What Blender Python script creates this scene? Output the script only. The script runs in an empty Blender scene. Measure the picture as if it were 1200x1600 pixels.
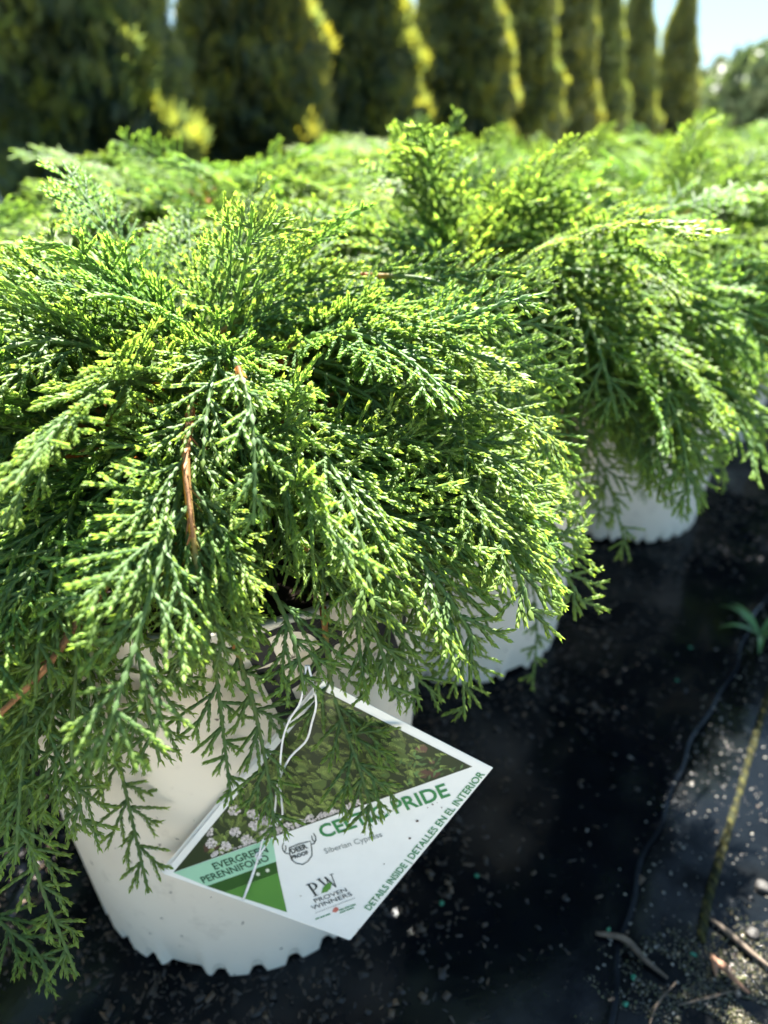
import bpy, bmesh, math, random
import numpy as np
from mathutils import Vector, Matrix, Quaternion

R = math.radians
scene = bpy.context.scene
col = scene.collection

# ------------------------------------------------------------------ camera
CAM_H, PITCH, FPX = 0.55, R(27.5), 1150.0
cam_d = bpy.data.cameras.new("camera")
cam = bpy.data.objects.new("camera", cam_d)
col.objects.link(cam)
cam.location = (0, 0, CAM_H)
cam.rotation_euler = (R(90) - PITCH, 0, 0)
cam_d.sensor_fit = 'VERTICAL'
cam_d.sensor_height = 24.0
cam_d.lens = 24.0 * FPX / 1600.0
cam_d.clip_start = 0.01
cam_d.clip_end = 2000
cam_d.dof.use_dof = True
cam_d.dof.focus_distance = 0.355
cam_d.dof.aperture_fstop = cam_d.lens / 4.8      # about a 5 mm aperture
scene.camera = cam

# ------------------------------------------------------------------ light
SUN_AZ, SUN_EL = R(11), R(55)
world = bpy.data.worlds.new("World")
scene.world = world
world.use_nodes = True
wn = world.node_tree
sky = wn.nodes.new("ShaderNodeTexSky")
sky.sky_type = 'NISHITA'
sky.sun_disc = False
sky.sun_elevation = SUN_EL
sky.sun_rotation = SUN_AZ
sky.dust_density = 0.2
sky.air_density = 1.0
bgn = wn.nodes["Background"]
gam = wn.nodes.new("ShaderNodeGamma"); gam.inputs[1].default_value = 0.48     # hazier, evener summer sky
tint = wn.nodes.new("ShaderNodeMix"); tint.data_type = 'RGBA'; tint.blend_type = 'MULTIPLY'; tint.inputs[0].default_value = 1.0
tint.inputs[7].default_value = (0.68, 0.92, 1.08, 1)
wn.links.new(sky.outputs[0], gam.inputs[0]); wn.links.new(gam.outputs[0], tint.inputs[6])
wn.links.new(tint.outputs[2], bgn.inputs[0])
bgn.inputs[1].default_value = 0.064
sun_d = bpy.data.lights.new("sun", 'SUN')
sun_d.energy = 4.9
sun_d.angle = R(0.53)
sun_d.color = (1.0, 0.95, 0.86)
sun = bpy.data.objects.new("sun", sun_d)
col.objects.link(sun)
sv = Vector((math.sin(SUN_AZ) * math.cos(SUN_EL), math.cos(SUN_AZ) * math.cos(SUN_EL), math.sin(SUN_EL)))
sun.rotation_euler = (-sv).to_track_quat('-Z', 'Y').to_euler()
sun.location = sv * 8
vs = scene.view_settings
vs.view_transform = 'Standard'
vs.look = 'None'
vs.exposure = 3.15
vs.gamma = 1.0
scene.cycles.use_denoising = True
scene.cycles.max_bounces = 8
scene.cycles.diffuse_bounces = 6
scene.cycles.transmission_bounces = 4

rs = np.random.RandomState
rnd = random.Random(7)

# ------------------------------------------------------------------ helpers
def tag(o, label=None, cat=None, group=None, kind=None):
    if label: o["label"] = label
    if cat: o["category"] = cat
    if group: o["group"] = group
    if kind: o["kind"] = kind
    return o

def empty(name, loc=(0, 0, 0), rz=0.0):
    o = bpy.data.objects.new(name, None)
    o.empty_display_size = 0.05
    o.location = loc
    o.rotation_euler = (0, 0, rz)
    col.objects.link(o)
    return o

def link(name, me, parent=None, mat=None):
    o = bpy.data.objects.new(name, me)
    col.objects.link(o)
    if parent is not None: o.parent = parent
    if mat is not None and len(me.materials) == 0: me.materials.append(mat)
    return o

def mesh_np(name, V, Fc, cols=None, smooth=False, mat=None):
    """mesh from arrays; Fc is an (n,3) or (n,4) int array or a list of tuples; cols an (nv,4) array"""
    me = bpy.data.meshes.new(name)
    V = np.asarray(V, dtype=np.float32)
    if isinstance(Fc, np.ndarray):
        n, k = Fc.shape
        me.vertices.add(len(V)); me.vertices.foreach_set("co", V.ravel())
        me.loops.add(n * k); me.loops.foreach_set("vertex_index", Fc.astype(np.int32).ravel())
        me.polygons.add(n)
        me.polygons.foreach_set("loop_start", np.arange(0, n * k, k, dtype=np.int32))
        me.polygons.foreach_set("loop_total", np.full(n, k, dtype=np.int32))
        me.update(calc_edges=True)
    else:
        me.from_pydata([tuple(v) for v in V], [], Fc)
    if cols is not None:
        a = me.color_attributes.new("Col", 'FLOAT_COLOR', 'POINT')
        a.data.foreach_set("color", np.asarray(cols, dtype=np.float32).ravel())
    if smooth:
        me.polygons.foreach_set("use_smooth", np.ones(len(me.polygons), dtype=bool))
    if mat is not None: me.materials.append(mat)
    me.validate(verbose=False)
    return me

def ray(px, py):
    x = (px - 600) / FPX; y = -(py - 800) / FPX
    c, s = math.cos(PITCH), math.sin(PITCH)
    return Vector((x, c + y * s, -s + y * c))

def on_z(px, py, z=0.0):
    r = ray(px, py); t = (z - CAM_H) / r.z
    return Vector((0, 0, CAM_H)) + r * t

def tube_arrays(pts, radii, k=6, caps=True):
    P = np.asarray(pts, float); n = len(P)
    rad = np.broadcast_to(np.asarray(radii, float), (n,))
    T = np.gradient(P, axis=0); T /= np.linalg.norm(T, axis=1)[:, None] + 1e-12
    up = np.array([0, 0, 1.0]) if abs(T[0][2]) < 0.9 else np.array([1.0, 0, 0])
    V = []; nrm = np.cross(T[0], up); nrm /= np.linalg.norm(nrm)
    for i in range(n):
        nrm = nrm - T[i] * nrm.dot(T[i]); nrm /= np.linalg.norm(nrm) + 1e-12
        bn = np.cross(T[i], nrm)
        for j in range(k):
            a = 2 * math.pi * j / k
            V.append(P[i] + rad[i] * (math.cos(a) * nrm + math.sin(a) * bn))
    Fc = []
    for i in range(n - 1):
        for j in range(k):
            a = i * k + j; b = i * k + (j + 1) % k
            Fc.append((a, b, b + k, a + k))
    if caps:
        Fc.append(tuple(range(k - 1, -1, -1)))
        Fc.append(tuple(range((n - 1) * k, n * k)))
    return np.array(V), Fc

def smooth_path(pts, n):
    """Catmull-Rom through pts"""
    P = np.asarray(pts, float)
    P = np.vstack([2 * P[0] - P[1], P, 2 * P[-1] - P[-2]])
    out = []; m = len(P) - 3
    for u in np.linspace(0, m - 1e-6, n):
        i = int(u); t = u - i
        p0, p1, p2, p3 = P[i:i + 4]
        out.append(0.5 * (2 * p1 + (p2 - p0) * t + (2 * p0 - 5 * p1 + 4 * p2 - p3) * t * t + (3 * p1 - p0 - 3 * p2 + p3) * t ** 3))
    return np.array(out)

# ------------------------------------------------------------------ materials
def newmat(name):
    m = bpy.data.materials.new(name); m.use_nodes = True
    nt = m.node_tree
    return m, nt, nt.nodes["Principled BSDF"], nt.nodes["Material Output"]

def N(nt, t, **kw):
    n = nt.nodes.new(t)
    for k, v in kw.items(): setattr(n, k, v)
    return n

def ramp(nt, fac, stops):
    r = N(nt, "ShaderNodeValToRGB")
    el = r.color_ramp.elements
    while len(el) < len(stops): el.new(0.5)
    for e, (p, c) in zip(el, stops):
        e.position = p; e.color = (*c, 1)
    nt.links.new(fac, r.inputs[0])
    return r

def mixc(nt, fac, a, b, mode='MIX'):
    m = N(nt, "ShaderNodeMix", data_type='RGBA', blend_type=mode)
    for s, v in ((m.inputs[0], fac), (m.inputs[6], a), (m.inputs[7], b)):
        if hasattr(v, "links"): nt.links.new(v, s)
        else: s.default_value = v if not isinstance(v, tuple) else (*v, 1)
    return m.outputs[2]

def noise(nt, scale, detail=4, rough=0.55, vec=None):
    n = N(nt, "ShaderNodeTexNoise")
    n.inputs["Scale"].default_value = scale
    n.inputs["Detail"].default_value = detail
    n.inputs["Roughness"].default_value = rough
    if vec is not None: nt.links.new(vec, n.inputs["Vector"])
    return n

def foliage_mat(name, deep, tipc, trans, tmix, rough=0.42, spec=0.5):
    """Col.r = share of tip colour (young shoots, plus the sunlit rim painted on arborvitae), Col.g = how woody, Col.b = random"""
    m, nt, p, out = newmat(name)
    at = N(nt, "ShaderNodeAttribute", attribute_name="Col")
    sep = N(nt, "ShaderNodeSeparateColor"); nt.links.new(at.outputs["Color"], sep.inputs[0])
    oi = N(nt, "ShaderNodeObjectInfo")
    green = mixc(nt, sep.outputs[0], deep, tipc)
    hv = N(nt, "ShaderNodeHueSaturation")
    nt.links.new(green, hv.inputs["Color"])
    mh = N(nt, "ShaderNodeMapRange"); nt.links.new(oi.outputs["Random"], mh.inputs[0])
    mh.inputs[3].default_value = 0.485; mh.inputs[4].default_value = 0.52
    nt.links.new(mh.outputs[0], hv.inputs["Hue"])
    mv = N(nt, "ShaderNodeMapRange"); nt.links.new(sep.outputs[2], mv.inputs[0])
    mv.inputs[3].default_value = 0.84; mv.inputs[4].default_value = 1.16
    nt.links.new(mv.outputs[0], hv.inputs["Value"])
    wr = ramp(nt, sep.outputs[1], [(0.0, (0.20, 0.24, 0.06)), (0.45, (0.36, 0.25, 0.09)), (0.8, (0.33, 0.13, 0.045)), (1.0, (0.16, 0.075, 0.035))])
    wf = N(nt, "ShaderNodeMapRange"); nt.links.new(sep.outputs[1], wf.inputs[0])
    wf.inputs[1].default_value = 0.02; wf.inputs[2].default_value = 0.35
    c = mixc(nt, wf.outputs[0], hv.outputs[0], wr.outputs[0])
    nt.links.new(c, p.inputs["Base Color"])
    p.inputs["Roughness"].default_value = rough
    p.inputs["Specular IOR Level"].default_value = spec
    tr = N(nt, "ShaderNodeBsdfTranslucent")
    tc = mixc(nt, 1.0, c, trans, 'MULTIPLY')
    nt.links.new(tc, tr.inputs[0])
    mx = N(nt, "ShaderNodeMixShader"); mx.inputs[0].default_value = tmix
    nt.links.new(p.outputs[0], mx.inputs[1]); nt.links.new(tr.outputs[0], mx.inputs[2])
    nt.links.new(mx.outputs[0], out.inputs[0])
    return m

M_FOL = foliage_mat("cypress_foliage", (0.112, 0.200, 0.075), (0.205, 0.315, 0.065), (1.75, 1.7, 0.8), 0.52, 0.55, 0.38)
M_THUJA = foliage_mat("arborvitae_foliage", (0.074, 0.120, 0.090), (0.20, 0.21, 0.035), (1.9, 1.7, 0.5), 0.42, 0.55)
M_FAR = foliage_mat("far_tree_foliage", (0.07, 0.105, 0.05), (0.13, 0.16, 0.06), (1.3, 1.3, 0.7), 0.3, 0.6)

def plain(name, c, rough=0.6, spec=0.5, nscale=None, namt=0.25, bump=0.0):
    m, nt, p, out = newmat(name)
    p.inputs["Roughness"].default_value = rough
    p.inputs["Specular IOR Level"].default_value = spec
    if nscale:
        tc = N(nt, "ShaderNodeTexCoord")
        nz = noise(nt, nscale, 5, 0.6, tc.outputs["Object"])
        lo = tuple(x * (1 - namt) for x in c); hi = tuple(min(1, x * (1 + namt)) for x in c)
        r = ramp(nt, nz.outputs[0], [(0.3, lo), (0.7, hi)])
        nt.links.new(r.outputs[0], p.inputs["Base Color"])
        if bump:
            b = N(nt, "ShaderNodeBump"); b.inputs["Strength"].default_value = bump; b.inputs["Distance"].default_value = 0.002
            nt.links.new(nz.outputs[0], b.inputs["Height"]); nt.links.new(b.outputs[0], p.inputs["Normal"])
    else:
        p.inputs["Base Color"].default_value = (*c, 1)
    return m

def colmat(name, rough=0.6, spec=0.4, trans=0.0):
    m, nt, p, out = newmat(name)
    at = N(nt, "ShaderNodeAttribute", attribute_name="Col")
    nt.links.new(at.outputs["Color"], p.inputs["Base Color"])
    p.inputs["Roughness"].default_value = rough
    p.inputs["Specular IOR Level"].default_value = spec
    return m

M_WOOD = plain("woody_stem", (0.16, 0.085, 0.045), 0.8, 0.3, 60, 0.4, 0.5)
M_BARK = plain("tree_bark", (0.12, 0.08, 0.055), 0.85, 0.2, 12, 0.4, 0.6)
M_DEB = colmat("bark_debris", 0.55, 0.5)
M_GRIT = colmat("wet_grit", 0.12, 0.7)
M_INK = plain("black_print", (0.02, 0.02, 0.022), 0.45)
M_GREYINK = plain("grey_print", (0.35, 0.36, 0.36), 0.5)
M_SOIL = plain("potting_soil", (0.03, 0.022, 0.016), 0.9, 0.2, 180, 0.7, 1.0)

def pot_material():
    m, nt, p, out = newmat("white_pot_plastic")
    tc = N(nt, "ShaderNodeTexCoord")
    big = noise(nt, 9, 4, 0.6, tc.outputs["Object"])
    base = ramp(nt, big.outputs[0], [(0.3, (0.82, 0.745, 0.63)), (0.65, (0.88, 0.815, 0.70))])
    # soil specks: small, irregular, denser towards the foot where soil splashes
    v = N(nt, "ShaderNodeTexVoronoi"); v.inputs["Scale"].default_value = 95
    wob = noise(nt, 130, 3, 0.6, tc.outputs["Object"])
    va = N(nt, "ShaderNodeVectorMath", operation='MULTIPLY_ADD')
    nt.links.new(wob.outputs[1], va.inputs[0]); va.inputs[1].default_value = (0.012, 0.012, 0.012)
    nt.links.new(tc.outputs["Object"], va.inputs[2]); nt.links.new(va.outputs[0], v.inputs["Vector"])
    sp = N(nt, "ShaderNodeMapRange"); nt.links.new(v.outputs["Distance"], sp.inputs[0])
    sp.inputs[1].default_value = 0.15; sp.inputs[2].default_value = 0.08; sp.inputs[3].default_value = 0; sp.inputs[4].default_value = 1
    sc = N(nt, "ShaderNodeSeparateColor"); nt.links.new(v.outputs["Color"], sc.inputs[0])
    gt = N(nt, "ShaderNodeMath", operation='GREATER_THAN'); nt.links.new(sc.outputs[0], gt.inputs[0]); gt.inputs[1].default_value = 0.68
    f = N(nt, "ShaderNodeMath", operation='MULTIPLY'); nt.links.new(sp.outputs[0], f.inputs[0]); nt.links.new(gt.outputs[0], f.inputs[1])
    smear = noise(nt, 38, 6, 0.7, tc.outputs["Object"])
    sr = N(nt, "ShaderNodeMapRange"); nt.links.new(smear.outputs[0], sr.inputs[0])
    sr.inputs[1].default_value = 0.56; sr.inputs[2].default_value = 0.78; sr.inputs[4].default_value = 0.5
    c = mixc(nt, sr.outputs[0], base.outputs[0], (0.42, 0.36, 0.28))
    c = mixc(nt, f.outputs[0], c, (0.10, 0.075, 0.05))
    nt.links.new(c, p.inputs["Base Color"])
    p.inputs["Roughness"].default_value = 0.42
    b = N(nt, "ShaderNodeBump"); b.inputs["Strength"].default_value = 0.12; b.inputs["Distance"].default_value = 0.001
    nt.links.new(smear.outputs[0], b.inputs["Height"]); nt.links.new(b.outputs[0], p.inputs["Normal"])
    tr = N(nt, "ShaderNodeBsdfTranslucent"); tr.inputs[0].default_value = (0.8, 0.78, 0.72, 1)
    mx = N(nt, "ShaderNodeMixShader"); mx.inputs[0].default_value = 0.10
    nt.links.new(p.outputs[0], mx.inputs[1]); nt.links.new(tr.outputs[0], mx.inputs[2]); nt.links.new(mx.outputs[0], out.inputs[0])
    return m
M_POT = pot_material()

def fabric_material(name, tint, dusty):
    m, nt, p, out = newmat(name)
    tc = N(nt, "ShaderNodeTexCoord")
    mp = N(nt, "ShaderNodeMapping"); nt.links.new(tc.outputs["Object"], mp.inputs[0])
    mp.inputs["Rotation"].default_value = (0, 0, R(-37))
    w1 = N(nt, "ShaderNodeTexWave", wave_type='BANDS', bands_direction='X'); w1.inputs["Scale"].default_value = 150; w1.inputs["Distortion"].default_value = 1.2
    w2 = N(nt, "ShaderNodeTexWave", wave_type='BANDS', bands_direction='Y'); w2.inputs["Scale"].default_value = 110; w2.inputs["Distortion"].default_value = 1.2
    nt.links.new(mp.outputs[0], w1.inputs[0]); nt.links.new(mp.outputs[0], w2.inputs[0])
    mul = N(nt, "ShaderNodeMath", operation='MULTIPLY'); nt.links.new(w1.outputs[1], mul.inputs[0]); nt.links.new(w2.outputs[1], mul.inputs[1])
    big = noise(nt, 7, 6, 0.62, tc.outputs["Object"])
    fine = noise(nt, 150, 4, 0.7, tc.outputs["Object"])
    mid = noise(nt, 30, 6, 0.65, tc.outputs["Object"])
    c0 = ramp(nt, mid.outputs[0], [(0.3, tuple(x * 0.7 for x in tint)), (0.7, tuple(x * 1.25 for x in tint))])
    dm = N(nt, "ShaderNodeMapRange"); nt.links.new(big.outputs[0], dm.inputs[0])
    dm.inputs[1].default_value = 0.45; dm.inputs[2].default_value = 0.72; dm.inputs[4].default_value = dusty
    c1 = mixc(nt, dm.outputs[0], c0.outputs[0], (0.009, 0.008, 0.0065))
    nt.links.new(c1, p.inputs["Base Color"])
    rr = N(nt, "ShaderNodeMapRange"); nt.links.new(big.outputs[0], rr.inputs[0])
    rr.inputs[1].default_value = 0.35; rr.inputs[2].default_value = 0.65; rr.inputs[3].default_value = 0.50; rr.inputs[4].default_value = 0.80
    nt.links.new(rr.outputs[0], p.inputs["Roughness"])
    p.inputs["Specular IOR Level"].default_value = 0.0
    b1 = N(nt, "ShaderNodeBump"); b1.inputs["Strength"].default_value = 0.5; b1.inputs["Distance"].default_value = 0.0006
    nt.links.new(mul.outputs[0], b1.inputs["Height"])
    b2 = N(nt, "ShaderNodeBump"); b2.inputs["Strength"].default_value = 0.6; b2.inputs["Distance"].default_value = 0.0015
    nt.links.new(fine.outputs[0], b2.inputs["Height"]); nt.links.new(b1.outputs[0], b2.inputs["Normal"])
    b3 = N(nt, "ShaderNodeBump"); b3.inputs["Strength"].default_value = 0.6; b3.inputs["Distance"].default_value = 0.009
    nt.links.new(mid.outputs[0], b3.inputs["Height"]); nt.links.new(b2.outputs[0], b3.inputs["Normal"])
    nt.links.new(b3.outputs[0], p.inputs["Normal"])
    # damp film: sharp sky reflection over the matte weave, patchy where it has dried
    gl = N(nt, "ShaderNodeBsdfGlossy", distribution='BECKMANN'); gl.inputs["Roughness"].default_value = 0.21
    gl.inputs["Color"].default_value = (0.9, 0.95, 1, 1)
    b4 = N(nt, "ShaderNodeBump"); b4.inputs["Strength"].default_value = 0.3; b4.inputs["Distance"].default_value = 0.0012
    nt.links.new(mid.outputs[0], b4.inputs["Height"]); nt.links.new(b4.outputs[0], gl.inputs["Normal"])
    fr = N(nt, "ShaderNodeFresnel"); fr.inputs["IOR"].default_value = 1.45
    wet = N(nt, "ShaderNodeMapRange"); nt.links.new(big.outputs[0], wet.inputs[0])
    wet.inputs[1].default_value = 0.36; wet.inputs[2].default_value = 0.58; wet.inputs[3].default_value = 0.80; wet.inputs[4].default_value = 0.10
    fm = N(nt, "ShaderNodeMath", operation='MULTIPLY'); nt.links.new(fr.outputs[0], fm.inputs[0]); nt.links.new(wet.outputs[0], fm.inputs[1])
    mx = N(nt, "ShaderNodeMixShader"); nt.links.new(fm.outputs[0], mx.inputs[0])
    nt.links.new(p.outputs[0], mx.inputs[1]); nt.links.new(gl.outputs[0], mx.inputs[2]); nt.links.new(mx.outputs[0], out.inputs[0])
    return m
M_FAB = fabric_material("black_ground_cloth", (0.0030, 0.0042, 0.0062), 0.2)
M_FAB2 = fabric_material("mossy_ground_cloth", (0.0032, 0.0042, 0.0052), 0.35)
M_EARTH = plain("pale_bounce_ground", (0.38, 0.35, 0.29), 0.9, 0.2, 0.8, 0.4)  # paleness made up: unseen ground brightened to bounce fill onto the pots

# ------------------------------------------------------------------ ground
def wrinkle(x, y):
    z = 0.0022 * np.sin(9 * x + 4 * y + 1.3 * np.sin(5 * y)) + 0.0016 * np.sin(23 * y - 17 * x + 2 * np.sin(7 * x))
    z += 0.0008 * np.sin(41 * x + 29 * y + 1.7 * np.sin(13 * y)) + 0.0004 * np.sin(83 * x - 61 * y + 2.2 * np.sin(31 * x))
    return z

SEAM_Y = np.array([-0.6, 0.10, 0.293, 0.36, 0.426, 0.50, 0.589, 0.80, 1.2, 2.0, 4.5])
SEAM_X = np.array([-0.10, 0.085, 0.161, 0.196, 0.225, 0.278, 0.344, 0.50, 0.80, 1.41, 3.3])
def seam(y): return np.interp(y, SEAM_Y, SEAM_X) + 0.004 * np.sin(31 * y) + 0.002 * np.sin(87 * y)

def grid(xs, ys, fz, fx=None):
    X, Y = np.meshgrid(xs, ys)
    if fx is not None: X = fx(X, Y)
    Z = fz(X, Y)
    V = np.stack([X, Y, Z], -1).reshape(-1, 3)
    nx, ny = len(xs), len(ys)
    i = np.arange(ny - 1)[:, None] * nx + np.arange(nx - 1)[None, :]
    Fc = np.stack([i, i + 1, i + 1 + nx, i + nx], -1).reshape(-1, 4)
    return V, Fc

gm = mesh_np("ground", [(-400, -400, -0.02), (400, -400, -0.02), (400, 700, -0.02), (-400, 700, -0.02)], [(0, 1, 2, 3)], mat=M_EARTH)
tag(link("ground", gm), kind="structure")
V, Fc = grid(np.concatenate([np.linspace(-7.0, -0.5, 70), np.linspace(-0.48, 1.2, 170), np.linspace(1.24, 4.2, 60)]),
             np.concatenate([np.linspace(-0.4, 1.3, 180), np.linspace(1.34, 9.0, 110)]), lambda x, y: wrinkle(x, y) - 0.006)
tag(link("ground_cloth", mesh_np("ground_cloth", V, Fc, smooth=True, mat=M_FAB2)), kind="structure")
d_off = np.concatenate([[0.0, 0.002, 0.006], np.linspace(0.012, 0.9, 80), np.linspace(0.95, 2.6, 30)])
V, Fc = grid(d_off, np.concatenate([np.linspace(-0.38, 1.3, 190), np.linspace(1.34, 4.4, 60)]),
             lambda x, y: wrinkle(x, y), lambda d, y: seam(y) - d)
lift = np.tile(np.exp(-d_off / 0.012) * 0.002 - (d_off < 0.001) * 0.0045, 250)
V[:, 2] += lift
Fc = Fc[:, ::-1].copy()
tag(link("ground_cloth_overlap", mesh_np("ground_cloth_overlap", V, Fc, smooth=True, mat=M_FAB)), kind="structure")

def gz(x, y):
    x = np.asarray(x, float); y = np.asarray(y, float)
    return wrinkle(x, y) + np.where(x < seam(y), 0.0, -0.006)

# ------------------------------------------------------------------ cypress sprays
def build_spray(seed, L, e0, e1, W, woody=0.15, pw=1.0, lateral=0.0, path=None, hint=None, dead=0.0):
    """one feathery frond: main stem along +Y bending towards -Z, alternate side shoots in its plane, scale leaves in crossed pairs"""
    g = rs(seed)
    twigs = []                                     # (points, normals, r0, r1, wood0, wood1, young)
    n = max(12, int(L / 0.0045)); s = np.linspace(0, 1, n)
    th = np.radians(e0 + (e1 - e0) * s ** pw + 6 * np.sin(5 * s + g.rand() * 6))
    ps = lateral * s + 0.12 * np.sin(4 * s + g.rand() * 6)
    T = np.stack([np.sin(ps) * np.cos(th), np.cos(ps) * np.cos(th), np.sin(th)], -1)
    P = np.vstack([[0, 0, 0], np.cumsum(T[:-1] * (L / (n - 1)), axis=0)])
    B = np.stack([np.cos(ps), -np.sin(ps), 0 * ps], -1)
    roll = g.normal(0, 0.18) + 0.25 * np.sin(3 * s + g.rand() * 6)
    Nn = np.cross(B, T)
    Bn = B * np.cos(roll)[:, None] + Nn * np.sin(roll)[:, None]
    Nn = np.cross(Bn, T)
    if path is not None:                           # a frond along a given path, its face turned towards hint
        P = smooth_path(path, n); P = P - P[0]
        L = float(np.linalg.norm(np.diff(P, axis=0), axis=1).sum())
        T = np.gradient(P, axis=0); T /= np.linalg.norm(T, axis=1)[:, None]
        hv = np.asarray(hint, float)[None, :] + 0.25 * np.stack([np.sin(3 * s), np.cos(4 * s), 0 * s], -1)
        Nn = hv - T * (hv * T).sum(1)[:, None]; Nn /= np.linalg.norm(Nn, axis=1)[:, None]
        Bn = np.cross(T, Nn)
    wood = np.maximum(np.clip(1 - s / max(woody, 1e-3), 0, 1) * 0.9, dead)
    twigs.append((P, Nn, 0.0017 if woody > 0.5 else min(0.0016, 0.0006 + W * 0.018), 0.0008, wood, 0.35))

    def shoot(p, t, b, nn, side, length, ang, order):
        wd = dead
        m = max(3, int(length / 0.0045) + 1)
        d = t * math.cos(ang) + b * side * math.sin(ang) + nn * g.normal(0, 0.10)
        d /= np.linalg.norm(d)
        pts = [p]; nrm = [nn]; tan = [d]
        st = length / (m - 1)
        droop = (0.16 if order == 1 else 0.06) * g.uniform(0.5, 1.6)
        for k in range(m - 1):
            f = k / (m - 1)
            d = d + t * 0.03 + np.array([0, 0, -1.0]) * droop * st / 0.02 * 0.22 * (0.3 + f)
            d = d / np.linalg.norm(d)
            pts.append(pts[-1] + d * st)
            nv = nn - d * nn.dot(d); nv /= np.linalg.norm(nv)
            nrm.append(nv); tan.append(d)
        pts = np.array(pts); nrm = np.array(nrm); tan = np.array(tan)
        twigs.append((pts, nrm, {1: 0.00100, 2: 0.00082, 3: 0.00075}[order], 0.0005, np.full(m, wd), 1.0))
        return pts, nrm, tan

    pos = L * g.uniform(0.05, 0.10); side = 1 if g.rand() < 0.5 else -1
    while pos < L * 0.985:
        f = pos / L
        i = min(n - 2, int(f * (n - 1)))
        prof = (0.55 + 1.2 * f if f < 0.36 else 1.0 - 0.74 * (f - 0.36) / 0.64)
        l1 = W * prof * g.uniform(0.72, 1.12)
        p, nr, tn = shoot(P[i], T[i], Bn[i], Nn[i], side, l1, R(g.uniform(28, 44)), 1)
        q = l1 * g.uniform(0.10, 0.2); sd = side
        while q < l1 * 0.95:
            k = min(len(p) - 2, int(q / l1 * (len(p) - 1)))
            l2 = min(0.040, (l1 - q) * 0.72 + 0.008) * g.uniform(0.55, 1.1)
            bb = np.cross(tn[k], nr[k])
            p2, nr2, tn2 = shoot(p[k], tn[k], bb, nr[k], sd, l2, R(g.uniform(22, 36)), 2)
            if l2 > 0.028 and g.rand() < 0.6:
                q3 = l2 * 0.3; s3 = sd
                while q3 < l2 * 0.8:
                    k3 = min(len(p2) - 2, int(q3 / l2 * (len(p2) - 1)))
                    b3 = np.cross(tn2[k3], nr2[k3])
                    shoot(p2[k3], tn2[k3], b3, nr2[k3], s3, g.uniform(0.007, 0.013), R(30), 3)
                    s3 = -s3; q3 += g.uniform(0.007, 0.012)
            sd = -sd; q += g.uniform(0.0062, 0.0100)
        side = -side; pos += g.uniform(0.0078, 0.0125)

    # ---- core stems
    VV, FF, CC = [], [], []; off = 0
    for ti, (pts, nrm, r0, r1, wd, young) in enumerate(twigs):
        m = len(pts); k = 5 if ti == 0 else 3
        t = np.gradient(pts, axis=0); t /= np.linalg.norm(t, axis=1)[:, None]
        b = np.cross(t, nrm); rr = np.linspace(r0, r1, m) + (wd * 0.0007)
        a = np.arange(k) * 2 * np.pi / k + 0.5
        ring = pts[:, None, :] + rr[:, None, None] * (np.cos(a)[None, :, None] * nrm[:, None, :] + np.sin(a)[None, :, None] * b[:, None, :])
        VV.append(ring.reshape(-1, 3))
        ii = np.arange(m - 1)[:, None] * k + np.arange(k)[None, :]
        jj = np.arange(m - 1)[:, None] * k + (np.arange(k)[None, :] + 1) % k
        FF.append(np.concatenate([np.stack([ii, jj, jj + k], -1).reshape(-1, 3), np.stack([ii, jj + k, ii + k], -1).reshape(-1, 3)]) + off)
        c = np.zeros((m, k, 4)); c[..., 3] = 1
        f = np.linspace(0, 1, m)
        c[..., 0] = (np.clip((f - 0.4) / 0.6, 0, 1) * young * 0.8)[:, None]
        c[..., 1] = np.maximum(wd, 0.13 * (1 - f) if ti == 0 else 0)[:, None]; c[..., 2] = 0.5
        CC.append(c.reshape(-1, 4)); off += m * k
    # ---- scale leaves
    Lp, Lt, Lo, Lc, Ls, Ly, Lw = [], [], [], [], [], [], []
    for ti, (pts, nrm, r0, r1, wd, young) in enumerate(twigs):
        seg = np.linalg.norm(np.diff(pts, axis=0), axis=1); cum = np.concatenate([[0], np.cumsum(seg)]); tot = cum[-1]
        step = 0.0052 if ti == 0 else 0.0022
        d = np.arange(step * 0.4, tot, step)
        if len(d) == 0: continue
        pp = np.stack([np.interp(d, cum, pts[:, k]) for k in range(3)], -1)
        nn = np.stack([np.interp(d, cum, nrm[:, k]) for k in range(3)], -1)
        tg = np.gradient(pts, axis=0); tt = np.stack([np.interp(d, cum, tg[:, k]) for k in range(3)], -1)
        tt /= np.linalg.norm(tt, axis=1)[:, None]; nn -= tt * (nn * tt).sum(1)[:, None]; nn /= np.linalg.norm(nn, axis=1)[:, None]
        bb = np.cross(tt, nn)
        w = np.interp(d / tot, np.linspace(0, 1, len(wd)), wd)
        y = np.clip(1 - (tot - d) / 0.020, 0, 1) ** 1.6 * young if ti else np.clip(1 - (tot - d) / 0.012, 0, 1)
        if ti == 0 and woody > 0.5 and dead == 0:      # bare bark shows where the stem has turned woody
            kp = (w < 0.3) | (g.rand(len(d)) < 0.3); d, pp, nn, tt, bb, w, y = d[kp], pp[kp], nn[kp], tt[kp], bb[kp], w[kp], y[kp]
        even = (np.arange(len(d)) % 2 == 0)
        for sgn in (1, -1):
            o = np.where(even[:, None], bb, nn) * sgn
            c = np.where(even[:, None], nn, bb)
            Lp.append(pp); Lt.append(tt); Lo.append(o); Lc.append(c); Ly.append(y); Lw.append(w)
            Ls.append(np.full(len(d), 1.5 if ti == 0 else 1.0) * g.uniform(0.8, 1.2, len(d)) * (1 - 0.18 * (d / tot)) + (0.4 * w))
    Lp, Lt, Lo, Lc = map(np.concatenate, (Lp, Lt, Lo, Lc)); Ls, Ly, Lw = map(np.concatenate, (Ls, Ly, Lw))
    S = Ls[:, None] * 0.80
    spread = g.uniform(0.8, 1.35, len(Ls))[:, None]
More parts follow.
